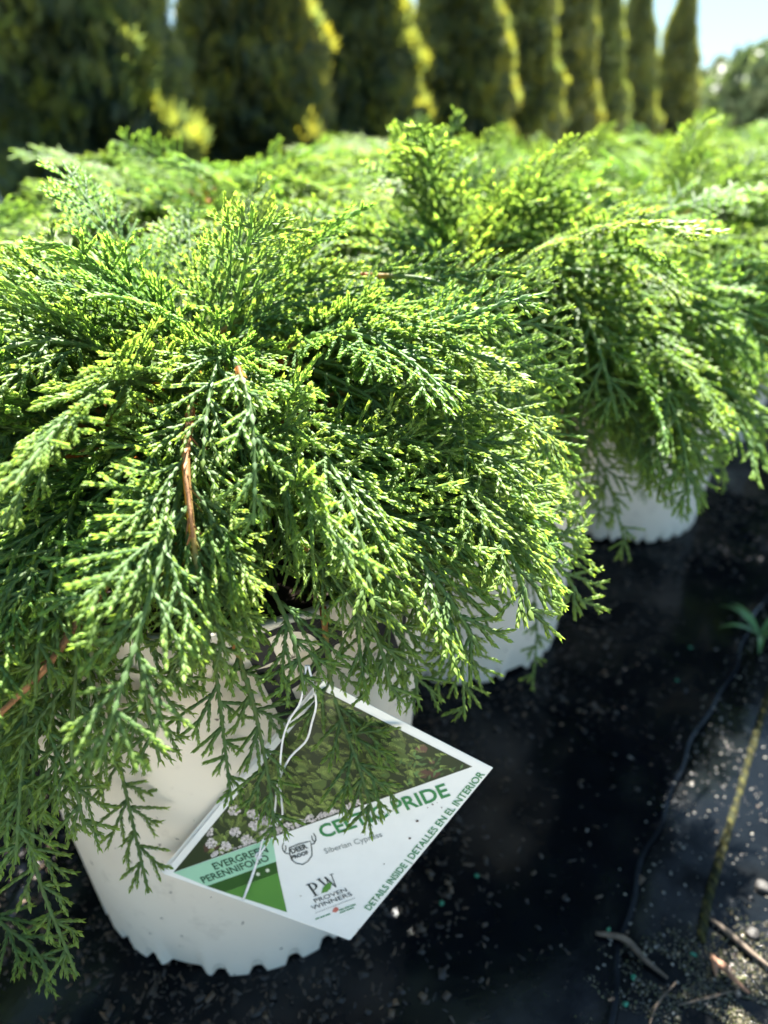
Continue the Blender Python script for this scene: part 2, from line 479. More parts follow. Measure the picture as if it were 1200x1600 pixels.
    b0 = Lp - Lt * 0.0015 * S + Lo * 0.0004
    mid = Lp + Lt * 0.0006 * S + Lo * 0.0007 * S
    wv = 0.00118 * S
    m1 = mid + Lc * wv; m2 = mid - Lc * wv; m3 = mid + Lo * 0.00085 * S
    tip = Lp + Lt * 0.0038 * S + Lo * 0.0016 * S * spread
    LV = np.stack([b0, m1, m2, m3, tip], 1).reshape(-1, 3)
    i = np.arange(len(Lp))[:, None] * 5
    LF = np.concatenate([i + [0, 1, 3], i + [0, 3, 2], i + [4, 3, 1], i + [4, 2, 3]]) + off
    c = np.zeros((len(Lp), 5, 4)); c[..., 3] = 1
    c[..., 0] = np.clip(Ly[:, None] + np.array([0, .04, .04, .06, .16]), 0, 1); c[..., 1] = Lw[:, None] * 0.95; c[..., 2] = g.rand(len(Lp))[:, None]
    V = np.vstack(VV + [LV]); Fa = np.vstack(FF + [LF]); C = np.vstack(CC + [c.reshape(-1, 4)])
    me = mesh_np("spray", V, Fa, C, smooth=True, mat=M_FOL)
    TIPS[me.name] = P[-1].copy(); return me

SPRAYS = {}
TIPS = {}
def family(key, n, L, e0, e1, W, woody, pw=1.0):
    lst = []
    for k in range(n):
        g = rs(hash_key(key) + k * 17)
        lst.append(build_spray(hash_key(key) + k * 31, g.uniform(*L), g.uniform(*e0), g.uniform(*e1), g.uniform(*W), g.uniform(*woody), pw, g.normal(0, 0.25)))
    SPRAYS[key] = lst
def hash_key(k): return sum(ord(ch) * (i + 3) for i, ch in enumerate(k)) * 13
family('up',    7, (0.09, 0.14), (40, 72), (-10, 35),  (0.040, 0.058), (0.05, 0.2))
family('arch',  8, (0.13, 0.19), (28, 52), (-50, -10), (0.048, 0.066), (0.1, 0.3))
family('out',   8, (0.14, 0.20), (8, 32), (-75, -45),  (0.050, 0.070), (0.1, 0.35))
family('droop', 8, (0.15, 0.21), (-20, 8), (-88, -72), (0.046, 0.066), (0.1, 0.35), 0.7)
family('hang',  7, (0.12, 0.18), (-62, -38), (-93, -84), (0.034, 0.050), (0.03, 0.15), 0.6)

SPRAYS['dead'] = [build_spray(7000 + k, 0.10, 20, -50, 0.030, 0.5, dead=(0.75, 0.6, 0.85)[k]) for k in range(3)]

RIM_Z = 0.33
def make_plant(x, y, seed, n, label, group, rad=0.13, top=0.12, size=1.0, keep=None, stems=12, zlim=0.13, upmax=0.16):
    g = rs(seed)
    root = empty("siberian_cypress", (x, y, 0))
    tag(root, label, "cypress", group)
    gold = math.pi * (3 - math.sqrt(5)); ph0 = g.rand() * 6.28
    for i in range(n):
        v = ((i + 0.5) / n) ** 0.72                         # 0 crown .. 1 skirt
        a = ph0 + i * gold + g.normal(0, 0.15)
        head = a + g.normal(0, 0.38)
        inner = g.uniform(0.45, 0.95)
        r = rad * math.sin(min(1, v * 1.05) * math.pi / 2) * inner
        z = RIM_Z + 0.01 + (top * math.cos(v * math.pi / 2) ** 0.8) * g.uniform(0.45, 0.98)
        u = v + g.normal(0, 0.09)
        key = 'up' if u < upmax else 'arch' if u < 0.50 else 'out' if u < 0.78 else 'droop' if u < 0.97 else 'hang'
        if key == 'hang': r = rad * g.uniform(0.95, 1.25); z = RIM_Z + g.uniform(0.0, 0.05)
        if i % 24 == 5 and key in ('out', 'arch', 'droop'): key = 'dead'; r *= 0.75; z = max(RIM_Z + 0.01, z - 0.03)
        me = SPRAYS[key][g.randint(len(SPRAYS[key]))]
        sc = size * g.uniform(0.82, 1.15)
        if keep is not None and not keep(x + math.cos(head) * (r + 0.15), y + math.sin(head) * (r + 0.15), z, key): continue
        tipv = TIPS[me.name]; rot = head - math.pi / 2
        tx = r * math.cos(a) + sc * (tipv[0] * math.cos(rot) - tipv[1] * math.sin(rot)); ty = r * math.sin(a) + sc * (tipv[0] * math.sin(rot) + tipv[1] * math.cos(rot))
        lim = (zlim(x + tx, y + ty) if callable(zlim) else zlim) + abs(g.normal(0, 0.03))
        if z + sc * tipv[2] < lim:
            sc2 = (lim - z) / tipv[2]
            if sc2 < 0.5 * sc: continue
            sc = sc2
        o = link("spray", me, root)
        o.location = (r * math.cos(a), r * math.sin(a), z)
        o.rotation_euler = (g.normal(0, 0.10), g.normal(0, 0.45), head - math.pi / 2)
        o.scale = (sc, sc, sc)
    for k in range(stems):
        a = k * 2 * math.pi / stems + g.normal(0, 0.2)
        rr = rad * g.uniform(0.6, 1.0); zz = RIM_Z + top * g.uniform(0.2, 0.75)
        path = smooth_path([(0.02 * math.cos(a), 0.02 * math.sin(a), RIM_Z - 0.03), (rr * 0.35 * math.cos(a), rr * 0.35 * math.sin(a), RIM_Z + (zz - RIM_Z) * 0.75),
                            (rr * math.cos(a + .15), rr * math.sin(a + .15), zz), (rr * 1.12 * math.cos(a + .2), rr * 1.12 * math.sin(a + .2), zz - 0.004)], 12)
        V, Fc = tube_arrays(path, np.linspace(0.0032, 0.0012, 12), 6)
        link("branch", mesh_np("branch", V, Fc, smooth=True, mat=M_WOOD), root)
    return root

# ------------------------------------------------------------------ pots
POT_R0, POT_R1, POT_H = 0.128, 0.157, 0.33
def pot_r(z): return POT_R0 + (POT_R1 - POT_R0) * z / POT_H
def build_pot_meshes():
    K = 480
    th = np.arange(K) * 2 * np.pi / K
    # foot: six feet with lifted gaps between them, small scalloped drain dents along each foot
    q = (th / (2 * np.pi) * 3) % 1.0
    gap = np.clip((np.abs(q - 0.5) - 0.43) / 0.03, 0, 1); gap = gap * gap * (3 - 2 * gap)
    sc = np.abs(np.sin(th * 15)) / 0.60
    dome = 0.0165 * np.sqrt(np.clip(1 - sc * sc, 0, 1)) * (1 - gap); dent = dome / 0.0165
    zb = 0.0 + 0.0052 * dent + 0.006 * gap
    zs = [0.0, 0.0015, 0.003, 0.0045, 0.006, 0.0075, 0.009, 0.0105, 0.012, 0.0135, 0.015, 0.0165, 0.018, 0.022, 0.032, 0.05, 0.09, 0.14, 0.20, 0.26, 0.302, 0.3025, 0.308, 0.323, 0.328, 0.33]
    ro = [pot_r(z) for z in zs]
    for j, z in enumerate(zs):
        if z >= 0.3025: ro[j] += 0.004
    ro[0] -= 0.0015; ro[-1] -= 0.001
    rings = []
    for j, z in enumerate(zs):
        f = max(0, 1 - z / 0.04)
        zz = z + zb * f
        rr = ro[j] - 0.0030 * np.clip((dome - z) / 0.008, 0, 1) - 0.004 * gap * f
        rings.append(np.stack([rr * np.cos(th), rr * np.sin(th), zz], -1))
    for z in (0.33, 0.25, 0.12, 0.03):                                  # inner wall
        rr = pot_r(z) - 0.003
        rings.append(np.stack([rr * np.cos(th), rr * np.sin(th), np.full(K, z - (0.001 if z == 0.33 else 0)) + zb * 0], -1))
    rings.append(np.stack([0.02 * np.cos(th), 0.02 * np.sin(th), np.full(K, 0.028)], -1))
    V = np.vstack(rings); m = len(rings)
    i = np.arange(m - 1)[:, None] * K + np.arange(K)[None, :]
    j = np.arange(m - 1)[:, None] * K + (np.arange(K)[None, :] + 1) % K
    Fc = np.stack([i, j, j + K, i + K], -1).reshape(-1, 4)
    wall = mesh_np("wall", V, Fc, smooth=True, mat=M_POT)
    # soil
    g = rs(3); rr = np.linspace(0.002, POT_R1 - 0.006, 14); k2 = 48; t2 = np.arange(k2) * 2 * np.pi / k2
    V = np.concatenate([np.stack([r * np.cos(t2), r * np.sin(t2), 0.302 + g.normal(0, 0.003, k2)], -1) for r in rr])
    i = np.arange(13)[:, None] * k2 + np.arange(k2)[None, :]; j = np.arange(13)[:, None] * k2 + (np.arange(k2)[None, :] + 1) % k2
    soil = mesh_np("soil", V, np.stack([i, j, j + k2, i + k2], -1).reshape(-1, 4), mat=M_SOIL)
    return wall, soil
WALLS = {}
POT_WALL, POT_SOIL = build_pot_meshes()

def make_pot(x, y, rz, label, group="white nursery pots in the block"):
    root = empty("nursery_pot", (x, y, 0.0015), rz)
    tag(root, label, "pot", group)
    w = link("wall", POT_WALL, root); link("soil", POT_SOIL, root); WALLS[root.name] = w
    return root

# serif letters as flat outlines (u right, v up, cap height 1), a list of polygons
def arc_ring(cx, cy, ro_x, ro_y, ri_x, ri_y, a0, a1, n=18):
    A = np.linspace(R(a0), R(a1), n)
    o = [(cx + ro_x * math.cos(a), cy + ro_y * math.sin(a)) for a in A]
    i = [(cx + ri_x * math.cos(a), cy + ri_y * math.sin(a)) for a in A]
    return [[o[k], o[k + 1], i[k + 1], i[k]] for k in range(n - 1)]
LET_P = [[(0.08, 0.04), (0.24, 0.04), (0.24, 0.96), (0.08, 0.96)], [(-0.04, 0), (0.36, 0), (0.36, 0.04), (-0.04, 0.04)], [(-0.04, 0.96), (0.24, 0.96), (0.24, 1.0), (-0.04, 1.0)]] \
    + arc_ring(0.24, 0.72, 0.46, 0.28, 0.28, 0.235, 90, -90)
LET_W = [[(0.0, 1.0), (0.34, 1.0), (0.34, 0.96), (0.0, 0.96)], [(0.08, 0.96), (0.26, 0.96), (0.52, 0.0), (0.44, 0.0)], [(0.44, 0.0), (0.52, 0.0), (0.74, 0.78), (0.69, 0.86)],
         [(0.60, 0.96), (0.77, 0.96), (1.02, 0.0), (0.94, 0.0)], [(0.94, 0.0), (1.02, 0.0), (1.27, 0.96), (1.20, 0.96)], [(1.10, 1.0), (1.42, 1.0), (1.42, 0.96), (1.10, 0.96)]]

def subdivide_poly(poly, n=6):
    (a, b, c, d) = [np.array(p, float) for p in poly]
    V = []; Fc = []
    for i in range(n + 1):
        for j in range(n + 1):
            s, t = i / n, j / n
            V.append((a * (1 - s) + b * s) * (1 - t) + (d * (1 - s) + c * s) * t)
    for i in range(n):
        for j in range(n):
            k = i * (n + 1) + j
            Fc.append((k, k + n + 1, k + n + 2, k + 1))
    return V, Fc

def pot_decal(name, polys, parent, ang0, z0, size, tilt, mat, sx=1.0):
    """print wrapped round the pot wall, 0.3 mm proud; ang0 in the pot's own frame, u runs to the right seen from outside"""
    V, Fc = [], []
    ct, st = math.cos(tilt), math.sin(tilt)
    for pi, poly in enumerate(polys):
        v, f = subdivide_poly(poly, 5 if len(poly) == 4 else 1)
        off = len(V)
        for (u, w) in v:
            u *= sx
            uu = (u * ct - w * st) * size; ww = (u * st + w * ct) * size
            z = z0 + ww; r = pot_r(z) + (0.004 if z > 0.3025 else 0) + 0.0003 + 0.00004 * (pi % 5)
            a = ang0 + uu / POT_R1
            V.append((r * math.cos(a), r * math.sin(a), z))
        Fc += [tuple(off + k for k in q) for q in f]
    return link(name, mesh_np(name, V, Fc, mat=mat), WALLS[parent.name])

POTS = [
    (-0.118, 0.447, 0.31, "white plastic pot with black monogram, carrying the printed hang tag"),
    (0.085, 0.765, 1.05, "white plastic pot with a faint grey swirl, next behind the tagged pot"),
    (0.375, 1.080, 0.40, "white plastic pot at the path edge, third along from the tagged pot"),
    (0.640, 1.460, 0.75, "white plastic pot fourth along the path edge from the tagged pot"),
    (-0.545, 0.310, 0.0, "white plastic pot beside the tagged pot, at the row's near end"),
]
POT_OBJ = []
for k, (x, y, rz, lab) in enumerate(POTS):
    POT_OBJ.append(make_pot(x, y, rz, lab))

# monogram on the tagged pot
def wall_hit(px, py, cx, cy):
    r = ray(px, py)
    for t in np.arange(0.2, 1.2, 0.0004):
        x, y, z = r.x * t, r.y * t, CAM_H + r.z * t
        if z < POT_H and math.hypot(x - cx, y - cy) < pot_r(z): return math.atan2(y - cy, x - cx), z, t
    return None
cx, cy, prz, _ = POTS[0]
aP, zP, _t = wall_hit(440, 1165, cx, cy)
pot_decal("monogram_letter", LET_P, POT_OBJ[0], aP - prz, zP - 0.002, 0.088, R(16), M_INK, 0.9)
aW, zW, _t = wall_hit(583, 1075, cx, cy)
pot_decal("monogram_letter", LET_W, POT_OBJ[0], aW - prz, zW - 0.01, 0.088, R(16), M_INK, 0.75)
cx, cy, prz, _ = POTS[1]
aS, zS, _t = wall_hit(795, 925, cx, cy)
pot_decal("swirl_mark", arc_ring(0, 0, .5, .62, .42, .53, 20, 310, 22) + arc_ring(0.2, -0.75, .7, .22, .62, .12, 180, 350, 14), POT_OBJ[1], aS - prz, zS, 0.022, R(8), M_GREYINK)

# ------------------------------------------------------------------ plants
def front_limit(X, Y):
    if X < -0.23: return 0.10
    if X < -0.19: return 0.18
    if Y < 0.45: return 0.288 if X < 0.0 else 0.28
    return 0.30 if X > 0 else 0.16
def clear_of_lens(X, Y, z, key): return math.hypot(X, Y) > 0.10
PLANT = [make_plant(-0.118, 0.447, 11, 280, "feathery green cypress in the tagged pot, fronds hanging over the tag", "cypresses in the block", keep=clear_of_lens, top=0.105, zlim=front_limit)]
PLANT.append(make_plant(0.085, 0.765, 22, 295, "feathery green cypress next behind the tagged one, in the swirl-marked pot", "cypresses in the block", rad=0.165, top=0.12, size=1.26, zlim=0.215))
PLANT.append(make_plant(0.375, 1.080, 33, 240, "feathery green cypress third along the path edge from the tagged one", "cypresses in the block", rad=0.15, top=0.115, size=1.12, zlim=0.225))
PLANT.append(make_plant(0.640, 1.460, 44, 200, "feathery green cypress fourth along the path edge from the tagged one", "cypresses in the block", rad=0.155, top=0.12, size=1.25, zlim=0.10))
make_plant(-0.545, 0.310, 55, 170, "cypress at the row's near end, beside the tagged one, only fringe in view", "cypresses in the block", rad=0.12, top=0.06, size=0.95)
CAMV = Vector((0, 0, CAM_H))
def hero(root, pix, W, woody, seed, up=0.35, clear=None):
    if clear is not None:                          # keep the frond outside the pot wall
        pix = [(px, py, min([t] + [w[2] - 0.016 - 0.004 * (k == 1) for k, w in enumerate([wall_hit(px, py, *clear)]) if w])) for px, py, t in pix]
    pts = [np.array(CAMV + ray(px, py) * t) for px, py, t in pix]
    mid = pts[len(pts) // 2]; hint = np.array(CAMV) - mid; hint /= np.linalg.norm(hint); hint = hint + np.array([0, 0, up])
    L = sum(np.linalg.norm(b - a) for a, b in zip(pts, pts[1:]))
    me = build_spray(seed, L, 0, 0, W, woody, path=pts, hint=hint)
    o = link("spray", me, root); o.location = Vector(pts[0]) - root.location
    return o
for k, (pix, W, wd) in enumerate([
        ([(298, 640, .338), (291, 720, .316), (303, 850, .306), (318, 950, .309), (330, 1030, .316)], .058, .8),
        ([(372, 575, .320), (392, 640, .308), (398, 740, .300), (396, 820, .300)], .026, .1),
        ([(130, 930, .40), (160, 1060, .40), (195, 1230, .405), (232, 1395, .41)], .046, .1),
        ([(100, 960, .372), (78, 1150, .365), (52, 1330, .365), (120, 1525, .375)], .040, .15),
        ([(325, 950, .385), (340, 1070, .385), (352, 1170, .39), (362, 1255, .395)], .028, .1),
        ([(365, 1000, .385), (398, 1110, .388), (420, 1220, .392), (430, 1312, .396)], .036, .1),
        ([(505, 950, .40), (520, 1080, .393), (558, 1190, .392), (588, 1288, .396)], .042, .2),
        ([(500, 830, .41), (585, 930, .408), (640, 1020, .41), (655, 1105, .415)], .050, .2),
        ([(600, 770, .43), (680, 870, .42), (718, 990, .42), (726, 1118, .425)], .048, .2),
        ([(600, 740, .42), (690, 800, .412), (755, 850, .41), (782, 905, .412)], .034, .1),
        ([(430, 560, .42), (520, 590, .405), (600, 640, .40), (650, 720, .40)], .050, .2),
        ([(130, 640, .40), (60, 640, .385), (0, 690, .375), (-30, 760, .375)], .045, .4),
        ([(20, 1010, .38), (0, 1180, .375), (10, 1330, .38)], .04, .1),
        ([(560, 470, .52), (680, 500, .50), (790, 560, .50), (860, 640, .50)], .060, .2),
        ([(590, 560, .49), (710, 590, .475), (800, 670, .475), (840, 770, .48)], .055, .2),
        ([(600, 650, .46), (700, 690, .45), (770, 770, .45), (790, 860, .455)], .050, .2),
        ([(560, 430, .46), (680, 440, .44), (800, 500, .435), (880, 600, .44)], .060, .2),
        ([(620, 520, .45), (740, 550, .43), (830, 640, .43), (866, 740, .44)], .055, .2),
        ([(385, 870, .36), (430, 930, .345), (462, 1010, .345), (476, 1085, .35)], .050, .1),
        ([(300, 880, .355), (290, 950, .342), (282, 1020, .342), (290, 1090, .346)], .036, .1),
        ([(470, 850, .37), (540, 920, .358), (590, 1000, .358), (612, 1085, .362)], .050, .1),
        ([(60, 880, .345), (45, 1040, .335), (34, 1200, .335), (24, 1350, .34)], .050, .1),
        ([(150, 890, .35), (122, 1030, .34), (112, 1180, .34), (132, 1295, .345)], .050, .1),
        ([(200, 880, .35), (214, 1000, .342), (232, 1110, .342), (250, 1190, .346)], .040, .1),
        ([(-60, 1370, .42), (0, 1440, .41), (50, 1480, .41), (85, 1535, .41)], .034, .1),
        ([(180, 560, .43), (130, 500, .43), (90, 420, .445), (78, 342, .45)], .012, .1),
        ([(400, 520, .46), (392, 430, .48), (381, 345, .49)], .016, .1)]):
    hero(PLANT[0], pix, W, wd, 900 + k, clear=(-0.118, 0.447))
for k, (pix, W, wd) in enumerate([
        ([(700, 600, .62), (820, 630, .60), (930, 710, .60), (985, 875, .61)], .056, .15),
        ([(780, 520, .66), (930, 570, .64), (1030, 650, .64), (1098, 728, .65)], .034, .15),
        ([(760, 740, .62), (812, 850, .61), (838, 960, .61), (832, 1078, .62)], .022, .1),
        ([(655, 320, .74), (690, 240, .74), (722, 172, .74)], .030, .1),
        ([(735, 300, .78), (755, 240, .78), (770, 200, .78)], .022, .1),
        ([(660, 260, .76), (640, 215, .76), (618, 200, .76)], .022, .1),
        ([(600, 440, .60), (740, 400, .60), (860, 450, .60), (910, 540, .60)], .05, .2)]):
    hero(PLANT[1], pix, W, wd, 950 + k, clear=(0.085, 0.765))
for k, (pix, W, wd) in enumerate([
        ([(900, 560, .98), (980, 600, .96), (1010, 680, .96), (1000, 780, .97)], .05, .1),
        ([(960, 520, 1.0), (1050, 560, .98), (1085, 640, .98), (1062, 730, .99)], .04, .1),
        ([(1000, 430, 1.0), (1100, 450, .98), (1150, 520, .98), (1155, 570, .99)], .06, .1)]):
    hero(PLANT[2], pix, W, wd, 980 + k, clear=(0.375, 1.08))
def bare_stick(root, pix, r, seed):
    pts = smooth_path([np.array(CAMV + ray(px, py) * t) - np.array(root.location) for px, py, t in pix], 24)
    V, Fc = tube_arrays(pts, np.linspace(r, r * 0.6, 24), 8); g = rs(seed); V = list(V)
    for i in range(2, 23, 2):                       # dry scales still clinging to it
        d = pts[i] - pts[i - 1]; d /= np.linalg.norm(d); sd = np.cross(d, g.normal(size=3)); sd /= np.linalg.norm(sd); w = np.cross(d, sd)
        b = pts[i] + sd * r * 0.7; k = len(V)
        V += [b - w * 0.0009, b + w * 0.0009, b + d * 0.001 + sd * 0.0007, b + d * g.uniform(.004, .009) + sd * g.uniform(.002, .006)]
        Fc += [(k, k + 1, k + 3), (k, k + 3, k + 2), (k + 1, k + 2, k + 3)]
    o = link("dead_branch", mesh_np("dead_branch", V, Fc, mat=M_DRY), root); o["label"] = "bare orange-brown dry twig"
M_DRY = plain("dry_orange_twig", (0.25, 0.125, 0.055), 0.75, 0.3, 150, 0.4, 0.5)
bare_stick(PLANT[0], [(165, 915, .325), (120, 975, .316), (70, 1045, .311), (-10, 1125, .308)], 0.0020, 5)
bare_stick(PLANT[0], [(297, 635, .334), (290, 720, .311), (296, 790, .304), (302, 840, .303)], 0.0012, 6)
for k, (pix, W, wd) in enumerate([
        ([(1110, 400, 1.36), (1170, 430, 1.33), (1195, 520, 1.33), (1190, 620, 1.34)], .075, .1),
        ([(1130, 440, 1.34), (1160, 480, 1.32), (1168, 560, 1.32), (1160, 640, 1.33)], .06, .1),
        ([(1150, 380, 1.36), (1200, 410, 1.33), (1225, 500, 1.33), (1222, 600, 1.34)], .075, .1)]):
    hero(PLANT[3], pix, W, wd, 990 + k)
BACK = [(-0.53, 0.78, .11), (-0.22, 1.03, .20), (0.08, 1.40, .18), (0.37, 1.78, .18), (0.95, 1.84, .22),
        (-0.02, 2.05, .18), (0.66, 2.16, .18), (1.38, 3.00, .22), (0.28, 2.42, .18), (1.18, 2.74, .22), (0.95, 2.54, .18)]
WHERE = {2: "third along the second row in from the path", 3: "fourth along the second row in from the path", 4: "fifth along the path edge from the tagged one",
         5: "first of the third row in from the path", 6: "fifth along the second row in from the path", 7: "eighth along the second row in from the path",
         8: "second of the third row in from the path", 9: "seventh along the second row in from the path", 10: "sixth along the second row in from the path"}
for k, (x, y, tp) in enumerate(BACK):
    if k < 2:
        lab = ["low cypress mound next to the tagged one, inward from the path edge", "tallest arching cypress mound rising in the row behind the tagged one"][k]
    else:
        lab = "sunlit cypress mound, " + WHERE[k]
    make_plant(x, y, 100 + k * 7, 150 if k > 2 else 190, lab, "cypresses in the block" if k < 2 else "cypresses massed behind", rad=0.16, top=tp - 0.05, size=1.2, stems=8, upmax=0.06)
    lab = ["white plastic pot hidden under the low mound beside the tagged plant", "white plastic pot under the tallest arching mound"][k] if k < 2 else "white pot under the cypress " + WHERE[k]
    make_pot(x, y, k * 0.7, lab, "white nursery pots in the block" if k < 2 else "pots under the massed back rows")

# ------------------------------------------------------------------ hang tag
def plane_from(a, b, c):
    n = (b - a).cross(c - a).normalized(); return a, n
CAMV = Vector((0, 0, CAM_H))
TG_L = CAMV + ray(255, 1365) * 0.440
TG_B = CAMV + ray(548, 1468) * 0.452
TG_T = CAMV + ray(505, 1064) * 0.390
TP, TN = plane_from(TG_L, TG_B, TG_T)
if TN.dot(CAMV - TP) < 0: TN = -TN
def on_tag(px, py, h=0.0):
    r = ray(px, py); q = TP + TN * h
    t = (q - CAMV).dot(TN) / r.dot(TN)
    return CAMV + r * t

M_CARD = plain("tag_card", (0.80, 0.80, 0.77), 0.35, 0.5, 60, 0.03)
M_MINT = plain("tag_mint_print", (0.34, 0.60, 0.42), 0.35)
M_DGREEN = plain("tag_dark_green_print", (0.035, 0.10, 0.02), 0.35)
M_GREEN = plain("tag_green_print", (0.10, 0.26, 0.05), 0.35)
M_TXTG = plain("tag_green_lettering", (0.045, 0.22, 0.07), 0.4)
M_TXTD = plain("tag_dark_lettering", (0.03, 0.09, 0.045), 0.4)
M_TXTK = plain("tag_charcoal_lettering", (0.035, 0.045, 0.04), 0.4)
M_TXTL = plain("tag_grey_lettering", (0.22, 0.24, 0.23), 0.4)
M_PHOTO = colmat("tag_photo_print", 0.35, 0.5)
M_STRING = plain("white_string", (0.78, 0.78, 0.80), 0.6)

tag_root = empty("hang_tag", on_tag(548, 1468))
tag(tag_root, "diamond-hung printed plant tag reading CELTIC PRIDE, tied with white string", "plant tag")
bpy.context.view_layer.update()
TINV = tag_root.matrix_world.inverted() if tag_root.matrix_world.translation.length > 0 else Matrix.Translation(-tag_root.location)
def tl(v): return v - tag_root.location
def tag_poly(name, pts, h, mat, parent=None, thick=0.0):
    top = [tl(on_tag(x, y, h)) for x, y in pts]
    n = len(top); Fc = [tuple(range(n))]; V = list(top)
    if thick:
        V += [v - TN * thick for v in top]
        Fc += [tuple(range(2 * n - 1, n - 1, -1))] + [(i, i + n, (i + 1) % n + n, (i + 1) % n) for i in range(n)]
    me = mesh_np(name, V, Fc, mat=mat)
    if me.polygons[0].normal.dot(TN) < 0: me.flip_normals()
    o = link(name, me, tag_root if parent is None else parent)
    return o
card = None
TAGQ = [(255, 1365), (548, 1468), (770, 1200), (505, 1064)]
card = tag_poly("card", TAGQ, 0.0, M_CARD, thick=0.0005)
back = tag_poly("card_back_leaf", [(250, 1362), (546, 1469), (767, 1203), (501, 1061)], -0.0022, M_CARD, thick=0.0005)

# the printed photograph: dark ground, fronds, pale flower heads, brown mulch
PH = [(271, 1363), (738, 1198), (505, 1079)]
def inside(p, poly=PH):
    s0 = None
    for i in range(len(poly)):
        a, b = poly[i], poly[(i + 1) % len(poly)]
        c = (b[0] - a[0]) * (p[1] - a[1]) - (b[1] - a[1]) * (p[0] - a[0])
        if abs(c) / math.hypot(b[0] - a[0], b[1] - a[1]) < 0.6: return False
        if s0 is None: s0 = c > 0
        elif (c > 0) != s0: return False
    return True
g = rs(5)
pV, pF, pC = [], [], []
def pquad(q, c, h):
    if not all(inside(p) for p in q): return
    k = len(pV)
    for p in q:
        pV.append(tl(on_tag(p[0], p[1], h))); pC.append((*c, 1))
    pF.append(tuple(range(k, k + len(q))))
k = len(pV)
for p in PH: pV.append(tl(on_tag(p[0], p[1], 0.00015))); pC.append((0.028, 0.042, 0.016, 1))
pF.append((0, 1, 2))
hh = 0.00020
for i in range(260):                                  # patches of tone behind the fronds
    x, y = g.uniform(275, 735), g.uniform(1085, 1362); r = g.uniform(6, 17)
    brown = (x > 655 and y > 1165) or (x < 335)
    c = np.array((0.10, 0.055, 0.04) if brown else (0.075, 0.11, 0.03)) * g.uniform(0.5, 1.5)
    a0 = g.rand() * 6
    pquad([(x + r * math.cos(a0 + a) * g.uniform(.6, 1), y + 0.7 * r * math.sin(a0 + a) * g.uniform(.6, 1)) for a in np.arange(6) * 1.047], c, hh); hh += 2e-8
for i in range(1500):                                 # fronds
    x, y = g.uniform(275, 735), g.uniform(1080, 1362)
    d = R(g.uniform(-15, 75) if x > 450 else g.uniform(40, 150)); L = g.uniform(10, 26)
    if x < 330 or (x > 650 and y > 1150 and g.rand() < 0.6): continue
    c = np.array((0.20, 0.27, 0.07)) * g.uniform(0.35, 1.5) + np.array((0.02, 0.01, 0)) * g.rand()
    for f in np.linspace(0, 1, 7):
        bx, by = x + L * f * math.cos(d), y + L * f * math.sin(d) * 0.8
        for sd in (-1, 1):
            e = d + sd * 0.6; l2 = L * 0.33 * (1.1 - f)
            ex, ey = bx + l2 * math.cos(e), by + l2 * math.sin(e) * 0.8
            w = 0.7
            pquad([(bx - w * math.sin(e), by + w * math.cos(e)), (bx + w * math.sin(e), by - w * math.cos(e)), (ex, ey)], c * g.uniform(0.8, 1.25), hh)
    hh += 2e-8
for i in range(70):                                   # broad leaves at the right
    x, y = g.uniform(590, 725), g.uniform(1180, 1240); d = g.uniform(-1.4, 0.9); L = g.uniform(8, 15)
    if g.rand() < 0.35 and x < 680: continue
    c = np.array((0.10, 0.18, 0.06)) * g.uniform(0.5, 1.5)
    pquad([(x, y), (x + .5 * L * math.cos(d) - 2 * math.sin(d), y + .5 * L * math.sin(d) + 2 * math.cos(d)), (x + L * math.cos(d), y + L * math.sin(d)),
           (x + .5 * L * math.cos(d) + 2 * math.sin(d), y + .5 * L * math.sin(d) - 2 * math.cos(d))], c, hh); hh += 2e-8
for i in range(1200):                                 # flower heads made of small petals
    heads = [(352, 1322), (368, 1300), (340, 1336), (385, 1312), (330, 1318), (398, 1290), (372, 1330), (402, 1318), (414, 1302), (395, 1272), (366, 1266), (425, 1288), (325, 1299),
             (450, 1293), (470, 1288), (486, 1281), (505, 1276), (520, 1270), (438, 1300), (545, 1262), (412, 1282), (355, 1345), (384, 1326), (560, 1257)]
    hx, hy = heads[i % len(heads)]
    rr = 9 * math.sqrt(g.rand()); a = g.rand() * 6.28
    x, y = hx + rr * math.cos(a), hy + 0.8 * rr * math.sin(a); r = g.uniform(1.1, 2.3)
    c = np.array((0.62, 0.56, 0.55)) * g.uniform(0.45, 1.15)
    pquad([(x + r * math.cos(b), y + r * math.sin(b)) for b in np.arange(5) * 1.2566], np.clip(c, 0, .85), hh); hh += 2e-8
photo = link("printed_photo", mesh_np("printed_photo", pV, pF, pC, mat=M_PHOTO), card)
tag_poly("mint_panel", [(271, 1363.5), (425.5, 1309.5), (431.5, 1346), (323, 1384.5)], 0.00018, M_MINT, card)
tag_poly("dark_green_panel", [(323, 1384.6), (431.5, 1346.1), (434.5, 1364), (351, 1394)], 0.00018, M_DGREEN, card)
tag_poly("green_panel", [(351, 1394.1), (434.5, 1364.1), (448.5, 1425.5)], 0.00018, M_GREEN, card)

